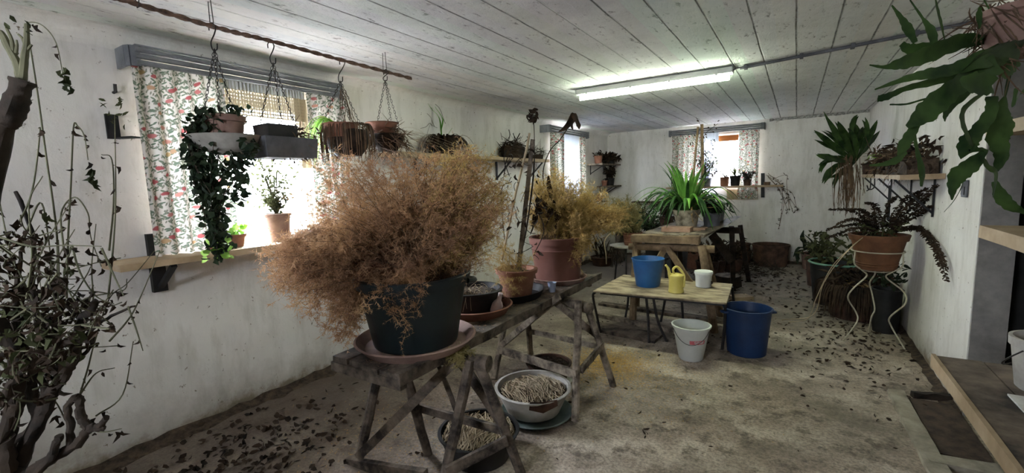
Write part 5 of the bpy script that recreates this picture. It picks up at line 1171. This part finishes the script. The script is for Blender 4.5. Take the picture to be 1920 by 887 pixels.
# ================================================================== right foreground: shelves, cactus, workbench, hatch
for k, (z, y1, lb) in enumerate([(1.615, 2.83, 'upper pale pine shelf board at the right edge'), (1.175, 2.80, 'lower pale pine shelf board at the right edge')]):
    t = thing('shelf_board', lb, 'shelf', (.79, 2.3, z)); mb = MB(); mb.beam((.79, y1, z), (.79, 1.1, z), .178, .05 if k == 0 else .055, jit=.0015, seg=6); mb.build('board', K['newwood'], t, smooth=False)
    for y in (1.4, 2.3):
        mb = MB(); mb.beam((XR-.01, y, z-.22), (.72, y, z-.03), .02, .02); mb.build('bracket', K['blackmetal'], t, smooth=False)
hc = Vector((.585, 2.08, 1.80)); t = thing('hanging_cactus', 'large orchid cactus with long flat leaves hanging at the upper right', 'hanging plant', hc)
MB().lathe([(.001, 0), (.06, 0), (.095, .05), (.105, .12), (.115, .125), (.115, .145), (.10, .145), (.098, .12), (.001, .11)], hc, 30).build('pot', K['dustyterra'], t)
mb = MB(); 
for a in (0, 2.1, 4.2): mb.tube([hc+Vector((.11*math.cos(a), .11*math.sin(a), .14)), hc+Vector((0, 0, .45)), hc+Vector((0, 0, .55))], .002, 4)
mb.build('hanging_wire', K['iron'], t)
mb = MB(); mass(mb, hc+Vector((0, 0, .13)), .13, .13, .06, 130, droop=.12, L=(.05, .14)); mass(mb, hc-cr*.06+Vector((0, 0, .04)), .08, .08, .09, 40, droop=.1); mb.build('dry_roots', K['twig'], t)
hd_ = depth(hc)
EL = [ # polylines (px,py,dd), widths px
 ([(1860, 75, .05), (1800, 78, 0), (1740, 100, -.05), (1690, 118, -.1), (1660, 126, -.1), (1630, 122, -.1)], [14, 34, 38, 26, 8, 3]),
 ([(1845, 70, 0), (1790, 85, .1), (1740, 88, .1), (1705, 92, .1), (1690, 82, .1)], [10, 24, 22, 24, 12]),
 ([(1752, 90, .05), (1745, 60, .05), (1730, 35, .05), (1706, 0, .05)], [14, 20, 6, 3]),
 ([(1716, 80, .05), (1702, 55, .05), (1690, 35, .05), (1672, 10, .05)], [10, 22, 12, 3]),
 ([(1770, 75, .08), (1762, 45, .08), (1755, 15, .08), (1752, -10, .08)], [6, 16, 14, 4]),
 ([(1900, 95, 0), (1850, 110, -.1), (1790, 130, -.1), (1740, 140, -.1), (1700, 148, -.1), (1640, 168, -.1)], [50, 40, 26, 24, 14, 3]),
 ([(1880, 100, 0), (1830, 125, -.05), (1760, 150, -.05), (1700, 165, -.05), (1665, 180, -.05), (1645, 185, -.05)], [30, 22, 18, 12, 16, 14]),
 ([(1870, 120, -.1), (1810, 150, -.1), (1770, 180, -.12), (1730, 215, -.12), (1700, 238, -.12)], [40, 38, 44, 42, 8]),
 ([(1850, 130, 0), (1815, 175, 0), (1790, 195, 0), (1775, 215, 0), (1772, 228, 0)], [20, 24, 30, 18, 3]),
 ([(1725, 225, -.1), (1710, 250, -.1), (1695, 275, -.1), (1684, 292, -.1)], [14, 22, 24, 4]),
 ([(1715, 250, -.1), (1720, 280, -.1), (1730, 320, -.1), (1728, 350, -.1)], [8, 10, 18, 6]),
 ([(1700, 285, -.1), (1680, 300, -.1), (1655, 308, -.1), (1630, 310, -.1)], [5, 16, 8, 3]),
 ([(1835, 160, -.12), (1860, 160, -.14), (1840, 160, -.14), (1815, 155, -.15), (1800, 148, -.15)], [10, 30, 44, 40, 10]),
 ([(1860, 165, 0), (1815, 200, 0), (1808, 225, 0), (1820, 260, 0), (1825, 275, 0)], [10, 22, 24, 22, 10]),
 ([(1862, 180, .02), (1860, 210, .02), (1835, 245, .02), (1820, 265, .02), (1818, 285, .02), (1850, 280, .02)], [24, 26, 28, 40, 36, 20]),
 ([(1850, 280, 0), (1825, 305, 0), (1800, 325, 0), (1788, 350, 0), (1785, 375, 0)], [8, 32, 36, 20, 3]),
 ([(1840, 290, .0), (1855, 310, .0), (1870, 325, 0), (1862, 370, 0)], [16, 34, 24, 3]),
 ([(1865, 340, .05), (1880, 370, .05), (1900, 390, .05), (1925, 400, .05)], [10, 28, 22, 8]),
 ([(1895, 130, .1), (1885, 180, .1), (1878, 215, .1), (1880, 235, .1), (1875, 260, .1), (1880, 290, .1), (1868, 320, .1)], [10, 6, 50, 60, 50, 34, 12]),
 ([(1905, 105, 0), (1890, 125, 0), (1880, 145, 0)], [50, 50, 20]),
 ([(1915, 90, -.05), (1870, 100, -.08), (1830, 115, -.1), (1800, 140, -.1)], [40, 44, 40, 24]),
 ([(1910, 10, 0), (1930, 30, 0), (1940, 60, 0)], [40, 60, 40]),
 ([(1880, 45, 0), (1860, 25, .0), (1845, 0, 0)], [3, 3, 3]),
 ([(1838, 55, 0), (1835, 30, .0), (1838, 12, 0)], [4, 12, 4]),
 ([(1780, 190, -.1), (1740, 185, -.1), (1700, 195, -.1), (1668, 196, -.1)], [5, 4, 4, 3]),
 ([(1812, 300, 0), (1805, 345, 0), (1790, 375, 0), (1770, 398, 0)], [3, 4, 4, 2]),
 ([(1905, 165, .05), (1900, 200, .05), (1915, 175, .05), (1940, 165, .05)], [8, 6, 10, 14])]
mb = MB()
for pl, ws in EL:
    pts = catmull([P(x, y, d=hd_+q) for x, y, q in pl], 6); k = len(pts)
    wi = [np.interp(i/6, range(len(ws)), ws)/F*hd_*.85*(1+.10*math.sin(i*1.9)) for i in range(k)]
    mb.strap(pts, wi, side=(cu+cr*.3 if abs(pl[-1][0]-pl[0][0]) > abs(pl[-1][1]-pl[0][1]) else cr+cu*.1)+cf*U(-.5, .5), fold=U(.15, .35))
mb.build('flat_leaves', K['epi'], t)
# workbench
WB = .75
t = thing('workbench', 'mud-stained plank workbench at the lower right edge', 'workbench', (.72, 1.4, 0))
x_ = .475
mb = MB()
for i, (x0, x1) in enumerate([(x_, .60), (.605, .735), (.74, .872)]):
    mb = MB(); mb.beam(((x0+x1)/2, 2.24, WB-.018), ((x0+x1)/2, .55, WB-.018), x1-x0, .036, jit=.001, seg=8); mb.build('plank', K['benchwood'], t, smooth=False)
mb = MB(); mb.beam((x_-.006, 2.243, WB-.02), (x_-.006, .55, WB-.02), .012, .048, jit=.001, seg=8); mb.build('edge_strip', K['newwood'], t, smooth=False)
for x, y in [(.52, 1.55), (.52, .65), (.83, 2.1), (.83, .65)]:
    mb = MB(); mb.beam((x, y, 0), (x, y, WB-.036), .06, .06, up=(1, 0, 0)); mb.build('leg', K['oldwood'], t, smooth=False)
q = P(1935, 765, z=WB); mb = MB(); mb.box(.58, .80, 1.35, 1.93, WB+.0005, WB+.006); tag(mb.build('sheet', K['paper'], smooth=False, off=(.69, 1.64, WB)), 'grimy white sheet lying on the workbench', 'sheet')
q = P(1945, 745, z=WB); q = Vector((.70, 2.02, WB+.0)); t = bucket('bucket', 'white plastic bucket cut by the right edge on the workbench', q, .095, .078, .17, K['oldwhite'], .006, .03)
mb = MB(); pts = [q+Vector((math.cos(math.pi*.75+a)*.108, math.sin(math.pi*.75+a)*.108, .14-.09*math.sin((a+1.4)/2.8*math.pi))) for a in [-1.4+2.8*i/12 for i in range(13)]]; mb.tube(pts, .0025, 5); mb.build('wire_handle', K['iron'], t)
# floor hatch
t = thing('floor_hatch', 'sunken rusty plate set in concrete kerb by the doorway', 'hatch', (.9, 3.3, 0))
mb = MB(); mb.beam((.63, 2.65, .012), (.60, 3.68, .012), .085, .03, jit=.004, seg=12); mb.beam((.60, 2.86, .012), (1.1, 2.90, .012), .10, .03, jit=.004, seg=6); mb.build('kerb', K['concrete'], t, smooth=False)
mb = MB(); mb.box(.66, 1.15, 2.95, 3.62, .001, .012); mb.build('plate', K['rustplate'], t, smooth=False)
mb = MB(); mb.beam((.68, 3.66, .02), (1.0, 3.75, .02), .04, .04, jit=.006, seg=6); tag(mb.build('wood_scrap', K['darkstem'], off=(.8, 3.7, 0), smooth=False), 'dark scrap of timber beside the floor hatch', 'scrap')

# ================================================================== left foreground dead shrub
sd = 1.02; bs_ = Vector(P(60, 1560, d=sd)); bs_.z = 0
t = thing('dead_shrub', 'big leafless woody shrub with brown twigs at the left edge', 'shrub', bs_)
MB().lathe([(.001, 0), (.16, 0), (.21, .30), (.225, .30), (.225, .34), (.205, .34), (.19, .28), (.001, .28)], bs_, 36).build('pot', K['darkterra'], t)
stem0 = bs_+Vector((0, 0, .27)); mb = MB()
def pxs(lst, d=sd): return [P(x, y, d=d+(q if len(_) else 0)) for (x, y, *_) in lst for q in [(_[0] if _ else 0)]]
TH = [([(30, 885), (47, 840), (75, 785), (92, 746), (122, 701), (139, 668), (152, 604), (169, 583), (183, 563)], 17, 7, 0), ([(125, 690), (140, 650), (170, 620), (210, 592), (254, 573)], 6, 2.5, 0.01), ([(15, 887), (10, 835), (22, 779), (31, 746), (32, 700), (20, 640), (0, 600)], 17, 12, -.03), ([(60, 885), (97, 860), (145, 832), (167, 804), (185, 800), (200, 782)], 13, 6, -.02), ([(134, 834), (131, 796), (126, 762), (145, 743)], 8, 7, -.02), ([(167, 804), (152, 785), (150, 757), (144, 743)], 9, 8, -.02),
      ([(62, 895), (92, 863), (104, 835), (111, 815)], 8, 8, -.04), ([(167, 804), (190, 805), (194, 799)], 7, 4, -.02), ([(75, 785), (60, 740), (62, 690), (80, 640), (66, 590), (60, 520)], 14, 5, .04), ([(40, 887), (60, 820), (90, 770), (110, 700), (105, 640), (120, 560)], 10, 4, .06), ([(0, 760), (20, 720), (50, 690), (90, 660), (135, 640), (170, 640)], 9, 5, -.05), ([(110, 700), (85, 680), (55, 665), (0, 665)], 8, 5, .0),
      ([(122, 701), (150, 670), (175, 640), (160, 610), (120, 570)], 5, 3, .03), ([(0, 887), (25, 830), (60, 800), (80, 740), (100, 720)], 9, 6, .08), ([(92, 746), (70, 700), (40, 640), (30, 560), (35, 500), (50, 430)], 9, 3, .0), ([(60, 520), (62, 450), (31, 360)], 4, 4, .02)]
for pl, r0, r1, q in TH:
    pts = catmull([P(x, y, d=sd+q) for x, y in pl], 5); k = len(pts); mb.tube([p+rv()*.002 for p in pts], [(r0+(r1-r0)*i/(k-1))/F*sd*.80*U(.92, 1.1) for i in range(k)], 9, jit=.12)
for pl, r0, r1, q in TH:
    if pl[0][1] > 870:
        e = P(*pl[0], d=sd+q); mid = (stem0+e)/2+rv()*.06; mb.tube(catmull([stem0+rv()*.05, mid, e], 5), [r0*1.15/F*sd]*11, 8, jit=.08)
mb.build('woody_stems', K['darkstem'], t)
mb = MB(); ml = MB()
TW = [[(107, 560), (107, 443), (85, 280), (70, 170), (52, 55), (55, 42), (80, 48), (105, 80), (118, 140)], [(125, 560), (128, 443), (133, 350), (138, 240), (146, 237), (158, 255), (165, 300)], [(203, 560), (214, 440), (217, 350), (215, 215)], [(205, 470), (213, 380), (210, 300), (190, 290)], [(30, 430), (60, 360), (75, 250), (72, 240)], [(120, 470), (115, 400), (140, 370), (165, 400), (170, 443), (190, 500)], [(0, 290), (15, 260), (10, 180)], [(40, 460), (75, 380), (90, 440), (98, 520)], [(0, 460), (60, 500), (110, 530), (168, 575)], [(0, 505), (40, 530), (82, 568)],
      [(135, 460), (150, 510), (180, 555), (214, 570)], [(133, 463), (120, 520), (145, 575), (165, 610)], [(205, 640), (240, 600), (262, 560), (300, 470)], [(240, 575), (256, 620), (268, 658)], [(0, 445), (60, 462), (120, 460), (190, 462)], [(0, 462), (80, 440), (124, 428)], [(180, 780), (230, 740), (250, 640)], [(150, 740), (165, 690), (178, 640), (205, 560), (240, 530), (290, 470)], [(150, 740), (180, 700), (215, 690)], [(150, 800), (190, 810), (228, 804)], [(130, 600), (160, 560), (230, 545), (238, 523)], [(190, 465), (215, 520), (232, 555)], [(108, 450), (110, 520), (109, 560), (110, 610)], [(0, 560), (50, 520), (95, 440), (135, 375)], [(20, 600), (70, 560), (110, 480), (140, 430)], [(60, 640), (120, 580), (160, 520), (170, 500)], [(30, 520), (10, 430), (0, 380)], [(50, 560), (60, 480), (55, 380), (80, 330)], [(170, 610), (175, 560), (172, 500), (180, 420)], [(90, 620), (60, 560), (20, 480), (0, 470)]]
for pl in TW:
    q = U(-.12, .12); pts = catmull([P(x, y, d=sd+q+U(-.02, .02)) for x, y in pl], 6); k = len(pts); mb.tube(pts, [(1.9-1.2*i/k)/F*sd for i in range(k)], 5)
    for p in pts[::2]:
        if random.random() < .42: ml.leaf(p+Vector((0, 0, -.004)), rv()*.6-Vector((0, 0, 1)), U(.008, .024), U(.004, .010), curl=1.2)
for _ in range(130):   # crowded little twigs low left
    x, y = sample([(0, 420), (60, 440), (160, 560), (180, 620), (120, 700), (60, 760), (0, 800)]); a = P(x, y, d=sd+U(-.15, .15)); b_ = a+(cr*U(-1, 1)+cu*U(-.6, 1)+cf*U(-1, 1)).normalized()*U(.04, .12); mb.tube(bez(a, (a+b_)/2+rv()*.015, b_, 6), U(.0008, .0022), 4)
    for _ in range(5): ml.leaf(a.lerp(b_, U(0, 1))+rv()*.008, rv()-Vector((0, 0, .5)), U(.01, .028), U(.006, .016), curl=.9)
mb.build('thin_twigs', K['bluntstem'], t); ml.build('shrivelled_leaves', K['deadleaf'], t)
ml = MB()
for _ in range(110):
    x, y = sample([(0, 570), (60, 580), (150, 620), (160, 660), (110, 700), (50, 690), (0, 720)]); ml.leaf(P(x, y, d=sd+U(-.12, .1)), rv()-Vector((0, 0, .4)), U(.012, .032), U(.008, .018), curl=1)
for x, y in [(118, 128), (120, 140), (123, 150), (126, 162), (168, 318), (172, 328), (178, 336), (130, 500), (90, 400)]:
    for _ in range(3): ml.leaf(P(x+U(-5, 5), y+U(-5, 5), d=sd), rv()*.5-Vector((0, 0, 1)), .022, .010, curl=1)
ml.build('green_leaves', K['drygreen'], t)
# thick pruned branch entering from the left
d2 = .92; e0 = Vector(P(-140, 900, d=d2)); e0b = Vector((e0.x-.02, e0.y, 0))
t = thing('pruned_tree', 'thick pruned branch forking into green shoots at upper left', 'plant', e0b)
mb = MB(); pts = catmull([e0b, e0+rv()*.02, P(-60, 500, d=d2), P(-5, 262, d=d2), P(18, 220, d=d2), P(34, 178, d=d2), P(42, 150, d=d2)], 6)
mb.tube(pts, [.024]*18+[.021]*12+[.019, .018, .017, .018, .019, .021, .019][:len(pts)-30], 10, jit=.1); mb.build('trunk', K['darkstem'], t)
mb = MB()
for pl, r in [([(40, 150), (33, 120), (20, 95), (5, 65), (-5, 58)], 8), ([(42, 150), (46, 110), (50, 80), (50, 45)], 7), ([(25, 100), (22, 75), (12, 52)], 4), ([(48, 85), (42, 72), (34, 64)], 3), ([(46, 100), (56, 88), (60, 84)], 3), ([(30, 110), (12, 90), (2, 70)], 4), ([(30, 100), (32, 85), (31, 75)], 3)]:
    q = catmull([P(x, y, d=d2) for x, y in pl], 5); k = len(q); mb.tube(q, [(r*(1-.5*i/k))/F*d2 for i in range(k)], 7, jit=.05)
mb.build('young_shoots', K['bluntstem'], t)
mb = MB()
for x, y in [(58, 52), (62, 66), (20, 56), (30, 95), (18, 28)]: mb.leaf(P(x, y, d=d2), rv(), .016, .009)
mb.build('small_leaves', K['drygreen'], t)

# ================================================================== loose debris on the floor (uncountable)
def scatter(name, label, cat, mat, n, area, L, Wd, zmax=.01, poly=None, flat=True):
    ml = MB()
    for _ in range(n):
        x, y = area(); p = Vector((x, y, U(.003, zmax))); d = Vector((U(-1, 1), U(-1, 1), U(-.1, .25))); ml.leaf(p, d, U(*L), U(*Wd), curl=U(-.4, .4))
    o = ml.build(name, K[mat]); tag(o, label, cat, kind='stuff'); return o
def gauss(cx, cy, sx, sy):
    def f():
        while True:
            x, y = random.gauss(cx, sx), random.gauss(cy, sy)
            if XL+.05 < x < XR-.03 and y < YB-.05: return x, y
    return f
scatter('dead_leaf_litter', 'dark dead leaf litter strewn along left wall foot', 'leaf litter', 'deadleaf', 520, gauss(-2.5, 1.05, .30, .36), (.02, .055), (.015, .04), .02)
scatter('leaf_litter', 'sparse dark leaf crumbs across the concrete floor', 'leaf litter', 'deadleaf', 420, gauss(-.9, 4.6, 1.3, 1.9), (.012, .045), (.006, .02))
scatter('leaf_litter', 'dark leaf crumbs below the plant stand', 'leaf litter', 'deadleaf', 300, gauss(.45, 4.75, .25, .6), (.02, .06), (.01, .025))
scatter('leaf_litter', 'dark crumbs around and beyond clivia table', 'leaf litter', 'deadleaf', 380, gauss(-.3, 7.0, .6, .8), (.02, .08), (.01, .03))
ar = []
for cx0, cy0, s, n in ((-1.22, 3.28, .17, 6500), (-1.05, 3.05, .3, 1600), (-1.9, 1.7, .3, 900)):
    for _ in range(n):
        x, y = random.gauss(cx0, s*1.1), random.gauss(cy0, s); a = U(0, 6.28); L = .015; z = U(.002, .007)
        ar.append([(x, y, z), (x+.003, y+.003, z+.001), (x+L*math.cos(a), y+L*math.sin(a), z)])
mb = MB(); mb.tris(np.array(ar)); tag(mb.build('fallen_needles', K['ochre'], smooth=False), 'orange patch of fallen needles by the far trestle', 'needles', kind='stuff')
ar = []
for _ in range(1500):
    x, y = U(-1.76, -1.33), U(1.2, 3.3); a = U(0, 6.28); L = .012; z = TZ+U(.002, .006); ar.append([(x, y, z), (x+.002, y+.001, z+.001), (x+L*math.cos(a), y+L*math.sin(a), z)])
mb = MB(); mb.tris(np.array(ar)); tag(mb.build('fallen_needles', K['amber'], smooth=False), 'fallen dry needles sprinkled on the slatted tabletop', 'needles', kind='stuff')
t = thing('needle_clump', 'clump of dry needles caught on near trestle beam end', 'needles', (-1.3, 1.55, .67)); arr = []; mb = MB()
q0 = P(868, 668, d=2.06)
feathery(mb, q0, .04, [q0+cr*U(-.08, .06)+Vector((0, 0, U(-.06, .02)))+cf*U(-.05, .05) for _ in range(26)], lift=.2, twigs=12, needles=12, nl=.014, tl=(.02, .04), t0=.2, arr=arr, nw=.0018)
mb.tris(np.concatenate(arr)); mb.build('needles', K['olive'], t, smooth=False)

for o in bpy.data.objects:
    if '_o' in o: del o['_o']
